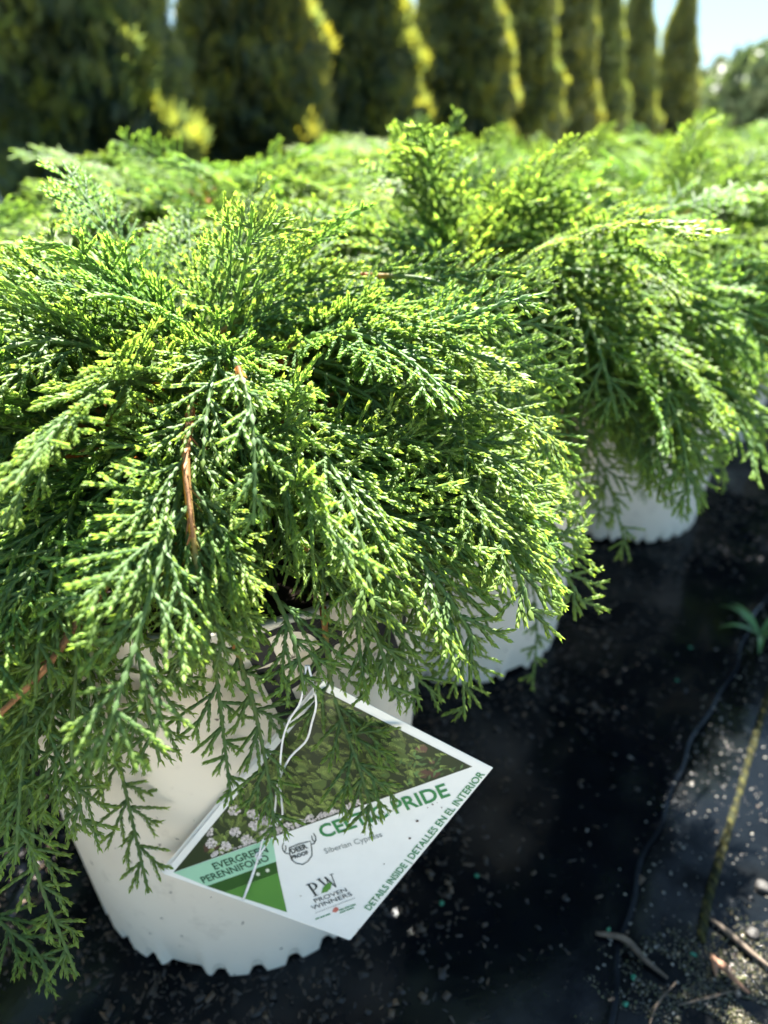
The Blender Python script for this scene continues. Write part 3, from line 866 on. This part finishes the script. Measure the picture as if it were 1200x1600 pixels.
def text_mesh(body, bold):
    cu = bpy.data.curves.new("lettering", 'FONT'); cu.body = body; cu.size = 1.0; cu.offset = bold; cu.resolution_u = 3
    ob = bpy.data.objects.new("lettering", cu); col.objects.link(ob)
    dg = bpy.context.evaluated_depsgraph_get()
    me = bpy.data.meshes.new_from_object(ob.evaluated_get(dg))
    bpy.data.objects.remove(ob)
    return me
def tag_text(body, p0, p1, mat, bold=0.012, h=0.0004, vscale=1.0):
    me = text_mesh(body, bold); n = len(me.vertices)
    V = np.empty(n * 3, dtype=np.float32); me.vertices.foreach_get("co", V); V = V.reshape(-1, 3)
    x0, x1 = V[:, 0].min(), V[:, 0].max()
    A = on_tag(*p0, h); B = on_tag(*p1, h); ux = (B - A); ln = ux.length; ux.normalize(); uy = TN.cross(ux)
    k = ln / (x1 - x0)
    W = [tl(A + ux * ((float(v[0]) - x0) * k) + uy * (float(v[1]) * k * vscale)) for v in V]
    me.vertices.foreach_set("co", np.array([tuple(w) for w in W], dtype=np.float32).ravel())
    me.materials.clear(); me.materials.append(mat); me.update()
    o = link("lettering", me, card); o["label"] = "printed words " + body
    return o
tag_text("CELTIC PRIDE", (505, 1310), (704, 1243), M_TXTG, 0.022)
tag_text("Siberian Cypress", (509, 1334), (598, 1307), M_TXTL, 0.0)
tag_text("EVERGREEN", (336, 1359), (420, 1331), M_TXTD, 0.02)
tag_text("PERENNIFOLIO", (318, 1380), (422, 1344), M_TXTD, 0.02)
tag_text("DEER", (456.5, 1334), (481.5, 1325), M_TXTK, 0.03, vscale=1.1)
tag_text("PROOF", (457, 1343), (483, 1334), M_TXTK, 0.03, vscale=1.1)
tag_text("PROVEN", (493, 1411), (543, 1392.5), M_TXTK, 0.0, vscale=0.72)
tag_text("WINNERS", (489, 1422), (551, 1399), M_TXTK, 0.0, vscale=0.72)
tag_text("DETAILS INSIDE | DETALLES EN EL INTERIOR", (578, 1423), (758, 1210), M_TXTG, 0.012)

def tag_strokes(name, lines, w, mat, h=0.0004):
    """thin printed lines given as px paths"""
    V, Fc = [], []
    for ln in lines:
        P = [on_tag(x, y, h) for x, y in ln]; k = len(V)
        for i, p in enumerate(P):
            d = (P[min(i + 1, len(P) - 1)] - P[max(i - 1, 0)]).normalized(); s = TN.cross(d) * w * 0.5
            V += [tl(p + s), tl(p - s)]
        Fc += [(k + 2 * i, k + 2 * i + 1, k + 2 * i + 3, k + 2 * i + 2) for i in range(len(P) - 1)]
    me = mesh_np(name, V, Fc, mat=mat)
    return link(name, me, card)
tag_strokes("badge_outline", [[(452, 1325), (468, 1318.5), (485, 1314.5), (487, 1325), (487.5, 1337), (481, 1346), (473, 1351), (462, 1349), (455.5, 1343.5), (453, 1335), (452, 1325)],
    [(452, 1334), (446, 1333.5), (442.5, 1330), (441, 1323), (443, 1317)], [(444.5, 1332), (447, 1326), (446, 1321)], [(486, 1320), (491, 1318), (493.5, 1313), (493, 1307), (489.5, 1302)], [(492, 1316), (488, 1312), (487, 1306)]], 0.0006, M_TXTK)
tag_strokes("rule_line", [[(492, 1427), (555, 1403)]], 0.0003, M_TXTL)
tag_strokes("small_print_mark", [[(493, 1436.5), (499, 1434.2)], [(500.5, 1433.8), (508, 1431)], [(509, 1430.6), (516, 1428)], [(530, 1422.5), (537, 1420)], [(538.5, 1419.3), (546, 1416.6)], [(547, 1416), (556, 1413)], [(531, 1426.5), (540, 1423)], [(541.5, 1422.4), (553, 1418)]], 0.0008, M_TXTG)
tag_poly("flower_mark", [(519, 1425), (521, 1420), (524, 1417.5), (528, 1418), (529, 1422), (525, 1426)], 0.0004, plain("tag_coral_print", (0.55, 0.16, 0.12), 0.4), card)
tag_poly("leaf_mark", [(502, 1396), (505, 1387), (511, 1381), (518.5, 1378), (517, 1387), (511.5, 1393.5)], 0.00055, M_GREEN, card)
for cxp, cyp in ((418, 1360), (403, 1366)):
    tag_poly("daisy_mark", [(cxp + (4.2 if k % 2 else 2.2) * math.cos(k * math.pi / 6), cyp + (4.0 if k % 2 else 2.1) * math.sin(k * math.pi / 6)) for k in range(12)], 0.0003, plain("tag_pale_print", (0.66, 0.68, 0.55), 0.4), card)

M_SPECK = plain("soil_speck", (0.10, 0.06, 0.035), 0.8, 0.2)
g = rs(91)
for (px, py) in ((668, 1262), (676, 1257), (683, 1254), (690, 1262), (652, 1283), (600, 1350), (560, 1452), (330, 1402), (612, 1405), (640, 1310), (572, 1268), (470, 1400)):
    q = g.uniform(0.8, 2.0); a0 = g.rand() * 6
    tag_poly("soil_speck", [(px + q * 1.5 * g.uniform(.5, 1) * math.cos(a0 + a), py + q * g.uniform(.5, 1) * math.sin(a0 + a)) for a in np.arange(6) * 1.047], 0.0006, M_SPECK, card)
def tag_letter(polys, p0, p1, h=0.0004, w=1.0):
    A = on_tag(*p0, h); ux = on_tag(*p1, h) - A; size = ux.length; ux.normalize(); uy = TN.cross(ux)
    V, Fc = [], []
    for pi, poly in enumerate(polys):
        k = len(V); V += [tl(A + ux * (u * size * w) + uy * (v * size) + TN * 0.00001 * (pi % 5)) for u, v in poly]; Fc.append(tuple(range(k, k + len(poly))))
    return link("monogram_letter", mesh_np("monogram_letter", V, Fc, mat=M_TXTK), card)
tag_letter(LET_P, (491, 1401), (514, 1392.5), w=0.85)
tag_letter(LET_W, (507, 1393), (530, 1384.5), w=0.80)

def string_part(name, pix, r=0.0006, n=40, k=6):
    """pix: (px, py, height above the card in metres)"""
    P = smooth_path([tuple(tl(on_tag(x, y, h))) for x, y, h in pix], n)
    V, Fc = tube_arrays(P, r, k)
    return link(name, mesh_np(name, V, Fc, smooth=True, mat=M_STRING), tag_root)
string_part("string", [(380, 1406, -0.001), (381, 1402, 0.002), (392, 1372, 0.003), (404, 1338, 0.003), (412, 1308, 0.006), (428, 1290, 0.009), (441, 1275, 0.010), (439, 1245, 0.011), (437, 1215, 0.012), (441, 1160, 0.016), (452, 1125, 0.022), (470, 1095, 0.030), (478, 1040, 0.034)])
string_part("string", [(379, 1405, -0.001), (383, 1399, 0.003), (396, 1365, 0.002), (405, 1337, 0.004), (421, 1310, 0.005), (430, 1262, 0.007), (434, 1225, 0.009), (452, 1185, 0.012), (478, 1158, 0.016), (487, 1130, 0.022), (494, 1095, 0.030), (482, 1040, 0.034)])
V, Fc = tube_arrays([tuple(tl(on_tag(404 + 5.0 * math.cos(a) * (1 if i % 2 else .6), 1337 + 4.5 * math.sin(a), 0.0032 + 0.0012 * math.sin(2 * a)))) for i, a in enumerate(np.linspace(0, 9.4, 22))], 0.00055, 6)
link("knot", mesh_np("knot", V, Fc, smooth=True, mat=M_STRING), tag_root)

# ------------------------------------------------------------------ arborvitae hedge trees
def thuja_meshes(seed, Ht, Rb, n):
    g = rs(seed); V, Fc, C = [], [], []
    h = g.beta(1.0, 1.15, n) * Ht * 0.99
    a = g.rand(n) * 2 * np.pi
    lob = 1 + 0.13 * np.sin(3 * a + 5 * h + seed) + 0.10 * np.sin(5 * a - 9 * h) + 0.07 * np.sin(17 * h + 2 * a)
    prof = np.where(h < 0.15 * Ht, 0.80 + 0.20 * h / (0.15 * Ht), np.clip(1 - ((h / Ht - 0.15) / 0.85), 0, 1) ** 0.75)
    depth = 1 - 0.45 * g.rand(n) ** 1.7
    r = Rb * prof * lob * depth + 0.02
    c = np.stack([r * np.cos(a), r * np.sin(a), h + 0.05], -1)
    out = np.stack([np.cos(a), np.sin(a), np.zeros(n)], -1)
    up = np.array([0, 0, 1.0])
    d = out * g.uniform(0.3, 0.9, n)[:, None] + up * g.uniform(0.4, 1.0, n)[:, None] + g.normal(0, 0.25, (n, 3))
    d /= np.linalg.norm(d, axis=1)[:, None]
    # each fan lies roughly in a vertical radial plane with random twist
    q = np.cross(d, np.stack([-np.sin(a), np.cos(a), np.zeros(n)], -1) + g.normal(0, 0.6, (n, 3))); q /= np.linalg.norm(q, axis=1)[:, None]
    L = g.uniform(0.07, 0.15, n)[:, None]
    vs_, fs_, cs_ = [], [], []
    off = 0
    young = np.clip((depth - 0.84) / 0.16, 0, 1) * g.uniform(0.0, 1, n)  # outermost fans yellowed: sunlit rim put into the colour along with new growth
    rndv = g.rand(n)
    for ang in (-0.75, -0.4, 0.0, 0.4, 0.75):
        dd = d * math.cos(ang) + q * math.sin(ang)
        ww = np.cross(dd, np.cross(d, q)); ww /= np.linalg.norm(ww, axis=1)[:, None]
        ll = L * (1 - 0.35 * abs(ang)); w = 0.013
        tri = np.stack([c - dd * 0.01, c + dd * ll * 0.55 + ww * w, c + dd * ll, c + dd * ll * 0.5 - ww * w], 1).reshape(-1, 3)
        i = np.arange(n)[:, None] * 4 + off
        vs_.append(tri); fs_.append(i + [0, 1, 2, 3]); off += n * 4
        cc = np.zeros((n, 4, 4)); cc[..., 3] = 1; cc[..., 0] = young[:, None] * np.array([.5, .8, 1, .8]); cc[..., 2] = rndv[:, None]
        cs_.append(cc.reshape(-1, 4))
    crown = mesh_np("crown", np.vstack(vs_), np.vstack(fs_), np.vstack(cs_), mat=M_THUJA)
    # inner mass of older foliage that closes the crown
    K, J = 40, 40; V = []
    for j in range(J):
        hz = Ht * 0.97 * j / (J - 1)
        pr = 0.80 + 0.20 * hz / (0.15 * Ht) if hz < 0.15 * Ht else max(0, 1 - (hz / Ht - 0.15) / 0.85) ** 0.75
        for k in range(K):
            aa = 2 * math.pi * k / K
            rr = Rb * pr * 0.66 * (1 + 0.13 * math.sin(3 * aa + 5 * hz + seed) + 0.10 * math.sin(5 * aa - 9 * hz)) * g.uniform(0.78, 1.15)
            V.append((rr * math.cos(aa), rr * math.sin(aa), hz + 0.06 + g.normal(0, 0.015)))
    Fc = [(j * K + k, j * K + (k + 1) % K, (j + 1) * K + (k + 1) % K, (j + 1) * K + k) for j in range(J - 1) for k in range(K)]
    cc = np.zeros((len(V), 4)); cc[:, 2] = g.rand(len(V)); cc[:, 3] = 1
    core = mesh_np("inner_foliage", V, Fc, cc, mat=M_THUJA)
    P = np.stack([0.01 * np.sin(np.linspace(0, 5, 10)), 0.01 * np.cos(np.linspace(0, 4, 10)), np.linspace(-0.02, Ht * 0.9, 10)], -1)
    V, Fc = tube_arrays(P, np.linspace(0.05, 0.012, 10), 8)
    trunk = mesh_np("trunk", V, Fc, smooth=True, mat=M_BARK)
    return crown, core, trunk
THUJA = [thuja_meshes(s, 2.8, 0.545, 15000) for s in (1, 2, 3)]
TREES = [  # px centre, cam depth
    (138, 4.1, 0.97, "broadest dark arborvitae, at the near end of the tall hedge row"),
    (395, 5.4, 0.95, "arborvitae second from the broadest one in the hedge row, bright lit edge"),
    (560, 6.8, 0.98, "arborvitae third from the broadest one in the hedge row"),
    (712, 8.2, 1.08, "arborvitae fourth from the broadest one in the hedge row"),
    (808, 9.8, 0.95, "arborvitae fifth from the broadest one in the hedge row"),
    (872, 11.3, 0.95, "arborvitae sixth from the broadest one in the hedge row"),
    (925, 12.9, 0.95, "arborvitae seventh from the broadest one in the hedge row"),
    (975, 14.4, 1.0, "arborvitae next to last at the far end of the hedge row"),
    (1042, 15.6, 0.95, "arborvitae at the far end of the hedge row, against open sky"),
]
for i, (px, dz, sc, lab) in enumerate(TREES):
    x = (px - 600) / FPX * dz; y = dz / math.cos(PITCH)
    root = empty("arborvitae", (x, y, -0.02), i * 1.9); tag(root, lab, "arborvitae", "arborvitae hedge row")
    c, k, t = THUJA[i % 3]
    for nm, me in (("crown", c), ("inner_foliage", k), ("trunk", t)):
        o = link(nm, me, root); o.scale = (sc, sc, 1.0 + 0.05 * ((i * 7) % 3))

# ------------------------------------------------------------------ far trees
def far_tree(x, y, Ht, Rb, seed, lab, conic):
    g = rs(seed); n = 2600
    root = empty("far_tree", (x, y, -0.02)); tag(root, lab, "tree", "trees beyond the field")
    blobs = g.rand(26, 3); cs = []
    for b in blobs:
        hh_ = 0.04 + 0.94 * b[0]; rr = Rb * ((1 - hh_) ** 0.8 + 0.05 if conic else math.sqrt(max(0.05, 1 - (2 * hh_ - 0.95) ** 2)))
        aa = b[1] * 6.28; cs.append((rr * 0.6 * math.cos(aa), rr * 0.6 * math.sin(aa), hh_ * Ht, max(0.25, rr * 0.55)))
    cs = np.array(cs); k = g.randint(len(cs), size=n)
    d = g.normal(size=(n, 3)); d /= np.linalg.norm(d, axis=1)[:, None]
    c = cs[k, :3] + d * (cs[k, 3] * g.uniform(0.6, 1.05, n))[:, None]
    L = g.uniform(0.12, 0.30, n)[:, None] * (Rb / 1.6)
    u = g.normal(size=(n, 3)); u /= np.linalg.norm(u, axis=1)[:, None]; w = np.cross(u, d); w /= np.linalg.norm(w, axis=1)[:, None] + 1e-9
    V = np.stack([c - u * L, c + w * L * 0.6, c + u * L, c - w * L * 0.6], 1).reshape(-1, 3)
    cc = np.zeros((n, 4, 4)); cc[..., 3] = 1; cc[..., 0] = g.rand(n)[:, None] * 0.7; cc[..., 2] = g.rand(n)[:, None]
    link("crown", mesh_np("crown", V, np.arange(n * 4).reshape(-1, 4), cc.reshape(-1, 4), mat=M_FAR), root)
    P = np.stack([0.05 * np.sin(np.linspace(0, 3, 8)), np.zeros(8), np.linspace(-0.1, Ht * 0.95, 8)], -1)
    V, Fc = tube_arrays(P, np.linspace(0.16, 0.03, 8), 7)
    link("trunk", mesh_np("trunk", V, Fc, smooth=True, mat=M_BARK), root)
for i, (px, dz, topy, Rb, conic, lab) in enumerate([
        (1105, 30, 118, 1.5, False, "grey-green rounded tree just past the end of the hedge row"),
        (1128, 34, 88, 1.0, True, "slim pointed far tree rising above its rounded neighbours"),
        (1165, 30, 105, 1.7, False, "rounded far tree between the slim pointed one and the tallest one"),
        (1205, 27, 82, 2.0, False, "tallest rounded far tree, out beyond the path"),
        (1240, 33, 95, 2.0, False, "rounded far tree behind the tallest far one")]):
    x = (px - 600) / FPX * dz
    r = ray(px, topy); t = dz; y = r.y * t; Ht = CAM_H + r.z * t + 0.02
    far_tree(x, y, Ht, Rb, 60 + i, lab, conic)

# ------------------------------------------------------------------ debris
def chips(n, xs, ys, size, colors, seed, flat=0.25, elong=2.6, mat=M_DEB, name="bark_litter", lift=0.0):
    g = rs(seed); z = gz(xs, ys) + lift
    L = g.uniform(size[0], size[1], n) * g.uniform(0.5, 1, n); W = L / g.uniform(1.2, elong, n); Hh = W * g.uniform(flat * 0.6, flat * 1.6, n)
    base = np.array([(-1, -.6, -1), (.7, -1, -1), (1, .5, -1), (-.6, 1, -1), (-.8, -.5, 1), (.6, -.8, 1), (.9, .3, 1), (-.5, .8, 1)], float) * 0.5
    b = base[None] * np.stack([L, W, Hh], -1)[:, None, :] * g.uniform(0.7, 1.3, (n, 8, 3))
    rz, ry, rx = g.rand(n) * 6.28, g.normal(0, 0.3, n), g.normal(0, 0.3, n)
    def rot(v, a, i, j):
        c, s = np.cos(a)[:, None], np.sin(a)[:, None]; o = v.copy()
        o[..., i] = v[..., i] * c - v[..., j] * s; o[..., j] = v[..., i] * s + v[..., j] * c; return o
    b = rot(rot(rot(b, rx, 1, 2), ry, 0, 2), rz, 0, 1)
    V = b + np.stack([xs, ys, z + Hh * 0.4], -1)[:, None, :]
    f = np.array([(0, 3, 2, 1), (4, 5, 6, 7), (0, 1, 5, 4), (1, 2, 6, 5), (2, 3, 7, 6), (3, 0, 4, 7)])
    Fc = (np.arange(n)[:, None, None] * 8 + f[None]).reshape(-1, 4)
    colors = np.array(colors); cc = colors[g.randint(len(colors), size=n)] * g.uniform(0.55, 1.4, n)[:, None]
    C = np.concatenate([np.repeat(np.clip(cc, 0, .9), 8, 0), np.ones((n * 8, 1))], 1)
    o = link(name, mesh_np(name, V.reshape(-1, 3), Fc, C, mat=mat)); return o
g = rs(77)
BROWN = [(0.024, 0.017, 0.012), (0.014, 0.011, 0.010), (0.035, 0.023, 0.015), (0.010, 0.009, 0.009), (0.016, 0.013, 0.011), (0.07, 0.045, 0.026)]
# litter gathered round the pots and under the foliage
cen = np.array([(-0.118, 0.447), (0.085, 0.765), (0.375, 1.08), (0.66, 1.46), (-0.30, 0.33), (-0.545, 0.31)])
n = 14000; k = g.randint(len(cen), size=n); a = g.rand(n) * 6.28; r = 0.13 + np.abs(g.normal(0, 0.075, n))
lx, ly = cen[k, 0] + r * np.cos(a), cen[k, 1] + r * np.sin(a)
tag(chips(n, lx, ly, (0.002, 0.011), BROWN, 1, 0.25, 5.0), "dark bark chips and soil crumbs littered round the pots", "bark litter", kind="stuff")
n = 1300; lx = g.uniform(-0.45, 0.9, n); ly = g.uniform(0.2, 1.6, n)
tag(chips(n, lx, ly, (0.002, 0.007), BROWN + [(0.12, 0.11, 0.10)], 2, name="scattered_crumbs"), "tiny soil crumbs scattered over the black ground cloth", "soil crumbs", kind="stuff")
# mossy grit at the path edge
n = 22000; t = g.rand(n)
lx = 0.27 + g.normal(0, 0.065, n); ly = 0.275 + g.normal(0, 0.05, n); pk = np.sin(60 * lx + 3 * np.sin(40 * ly)) * np.sin(55 * ly + 2 * np.sin(47 * lx)) > -0.25; lx, ly = lx[pk], ly[pk]
m = (lx > seam(ly) - 0.03) & (ly < 0.37 + 0.3 * (lx - 0.25)); lx, ly = lx[m], ly[m]
tag(chips(len(lx), lx, ly, (0.0008, 0.0030), [(0.06, 0.055, 0.022), (0.08, 0.07, 0.04), (0.03, 0.03, 0.018), (0.14, 0.125, 0.09), (0.045, 0.05, 0.015), (0.02, 0.02, 0.016)], 3, 0.7, 1.8, M_GRIT, "mossy_grit"), "wet yellow-green mossy grit lying along the path edge", "grit", kind="stuff")
n = 2000; ly = g.uniform(0.3, 1.3, n); lx = seam(ly) + np.abs(g.normal(0, 0.11, n)) - 0.02
tag(chips(n, lx, ly, (0.0010, 0.0035), [(0.20, 0.19, 0.17), (0.10, 0.09, 0.08), (0.28, 0.26, 0.22)], 4, 0.6, 1.6, M_GRIT, "wet_sand_grains"), "wet sand grains glinting on the path side of the cloth seam", "sand grains", kind="stuff")

def ground_tube(name, pts, radii, mat, label, cat, n=24, k=7, lift=0.0, group=None):
    P = smooth_path([(x, y, float(gz(x, y)) + z) for x, y, z in pts], n)
    V, Fc = tube_arrays(P, radii if np.isscalar(radii) else np.interp(np.linspace(0, 1, n), np.linspace(0, 1, len(radii)), radii), k)
    o = link(name, mesh_np(name, V, Fc, smooth=True, mat=mat)); tag(o, label, cat, group); return o
# braided rope: three strands round a curved axis
ax = smooth_path([(*on_z(px, py).xy, 0) for px, py in ((1098, 1460), (1108, 1400), (1128, 1330), (1152, 1250), (1178, 1160), (1205, 1075), (1250, 980))], 260)
ax[:, 2] = gz(ax[:, 0], ax[:, 1]) + 0.0004 + 0.0022 * np.sin(np.linspace(0, 9, 260)) + 0.0008 * np.sin(np.linspace(0, 70, 260))
M_ROPE2 = plain("pale_rope_strand", (0.048, 0.046, 0.016), 0.9, 0.1, 160, 0.9)
M_ROPE = plain("olive_rope", (0.022, 0.024, 0.012), 0.9, 0.1, 110, 0.9)
rope = empty("rope", tuple(ax[0])); tag(rope, "thin olive-yellow braided rope lying on the path beside the cloth seam", "rope")
tg = np.gradient(ax, axis=0); tg /= np.linalg.norm(tg, axis=1)[:, None]; bn = np.cross(tg, (0, 0, 1.0))
ln = np.concatenate([[0], np.cumsum(np.linalg.norm(np.diff(ax, axis=0), axis=1))])
for sidx in range(3):
    w = ln / 0.014 * 2 * np.pi + sidx * 2.094
    P = ax + bn * (0.0021 * np.cos(w))[:, None] + np.array([0, 0, 1.0]) * (0.0021 * np.sin(w))[:, None] - ax[0]
    V, Fc = tube_arrays(P, 0.0018, 7)
    link("strand", mesh_np("strand", V, Fc, smooth=True, mat=M_ROPE if sidx else M_ROPE2), rope)

M_TWIG = plain("grey_twig", (0.10, 0.075, 0.055), 0.75, 0.3, 120, 0.5, 0.6)
def gp(px, py, z=0.0): p = on_z(px, py); return (p.x, p.y, z)
ground_tube("twig", [gp(930, 1462, .003), gp(975, 1470, .004), gp(1010, 1495, .004), gp(1046, 1520, .003)], (0.0015, 0.0026, 0.0022, 0.001), M_TWIG, "knobbly brown twig lying across the cloth seam", "twig")
ground_tube("twig", [gp(1105, 1425, .003), gp(1140, 1452, .004), gp(1180, 1485, .004), gp(1215, 1510, .003)], (0.0012, 0.0024, 0.0022, 0.001), M_TWIG, "straight dark stick lying below the end of the rope", "twig")
ground_tube("twig", [gp(1065, 1560, .002), gp(1110, 1550, .003), gp(1148, 1538, .002)], (0.0006, 0.0011, 0.0006), M_TWIG, "thin dark straw lying on the mossy grit", "twig")
ground_tube("twig", [gp(1015, 1600, .002), gp(1030, 1560, .003), gp(1060, 1525, .002)], (0.0005, 0.001, 0.0006), M_TWIG, "thin root-like straw between the cloth seam and the mossy grit", "twig")

# fallen conifer tip, pinkish brown
M_DEAD = plain("dead_spray", (0.26, 0.13, 0.075), 0.7, 0.4, 200, 0.4)
dead = empty("fallen_sprig", gp(1150, 1500)); tag(dead, "pinkish brown dead conifer sprig lying on the mossy grit", "sprig")
def dead_blade(name, pts, w):
    P = smooth_path([np.array((x, y, float(gz(x, y)) + z)) - np.array(dead.location) for x, y, z in pts], 10)
    V, Fc = tube_arrays(P, np.interp(np.linspace(0, 1, 10), [0, .3, .7, 1], w), 6)
    link(name, mesh_np(name, V, Fc, smooth=False, mat=M_DEAD), dead)
dead_blade("stem", [gp(1112, 1487, .005), gp(1135, 1510, .006), gp(1155, 1530, .006), gp(1174, 1544, .004)], (0.0008, 0.002, 0.0018, 0.0012))
dead_blade("shoot", [gp(1112, 1484, .005), gp(1118, 1500, .007), gp(1121, 1519, .005)], (0.0008, 0.0024, 0.0022, 0.0005))
dead_blade("shoot", [gp(1118, 1492, .006), gp(1137, 1506, .007), gp(1150, 1514, .006)], (0.0006, 0.0013, 0.001, 0.0004))

def lump(name, x, y, r, mat, label, cat, seed, group=None, squash=0.5):
    g = rs(seed); bm = bmesh.new(); bmesh.ops.create_icosphere(bm, subdivisions=2, radius=r)
    ph = g.rand(3) * 6
    for v in bm.verts:
        d = v.co.normalized(); f = 1 + 0.16 * math.sin(3 * d.x + ph[0]) + 0.13 * math.sin(4 * d.y + ph[1]) + 0.1 * math.sin(5 * d.z + ph[2])
        v.co = Vector((v.co.x * f * 1.2, v.co.y * f, v.co.z * f * squash))
    me = bpy.data.meshes.new(name); bm.to_mesh(me); bm.free(); me.materials.append(mat)
    me.polygons.foreach_set("use_smooth", np.ones(len(me.polygons), dtype=bool))
    o = link(name, me); o.location = (x, y, float(gz(x, y)) + r * squash * 0.7); o.rotation_euler = (0, 0, g.rand() * 6); tag(o, label, cat, group); return o
M_PRILL = plain("teal_granule", (0.01, 0.16, 0.09), 0.35)
for i, (px, py) in enumerate(((951, 1452), (690, 1413), (1087, 1480), (745, 1370), (1080, 1008), (1058, 1060), (992, 1518), (980, 1560))):
    x, y, _ = gp(px, py); lump("fertilizer_granule", x, y, 0.0019, M_PRILL, "tiny teal fertilizer granule lying on the black cloth", "granule", 30 + i, "teal fertilizer granules")
M_STONE = plain("wet_stone", (0.030, 0.028, 0.026), 0.55, 0.3, 140, 0.6, 1.0)
for px, py, r, lab in ((1198, 1378, .006, "dark wet pebble on the path beside the rope"), (1108, 1418, .004, "small dark pebble at the end of the rope"), (1180, 1450, .0045, "rounded grey pebble between the stick and the wet pebble"), (1190, 615, .016, "pale brown stone far up the path beside the last pots")):
    x, y, _ = gp(px, py); lump("pebble", x, y, r, M_STONE, lab, "pebble", int(px))

# weed with strap leaves at the path
wx, wy, _ = gp(1188, 990)
M_WEED = plain("weed_leaf", (0.06, 0.16, 0.035), 0.45, 0.5, 80, 0.3)
weed = empty("weed", (wx, wy, float(gz(wx, wy)))); tag(weed, "small green strap-leaved weed sprouting on the path", "weed")
g = rs(9)
for k in range(9):
    a = k * 0.75 + g.normal(0, .2); L = g.uniform(0.035, 0.065); V, Fc = [], []
    for i in range(8):
        f = i / 7; r = L * f; z = L * (0.9 * f - 0.75 * f * f) * g.uniform(.95, 1.05); w = 0.0035 * math.sin(math.pi * min(1, f * .9 + .1))
        for s in (-1, 0, 1): V.append((r * math.cos(a) - s * w * math.sin(a), r * math.sin(a) + s * w * math.cos(a), z - 0.001 * (s == 0)))
    for i in range(7):
        for j in range(2): q = i * 3 + j; Fc.append((q, q + 1, q + 4, q + 3))
    link("leaf", mesh_np("leaf", V, Fc, smooth=True, mat=M_WEED), weed)
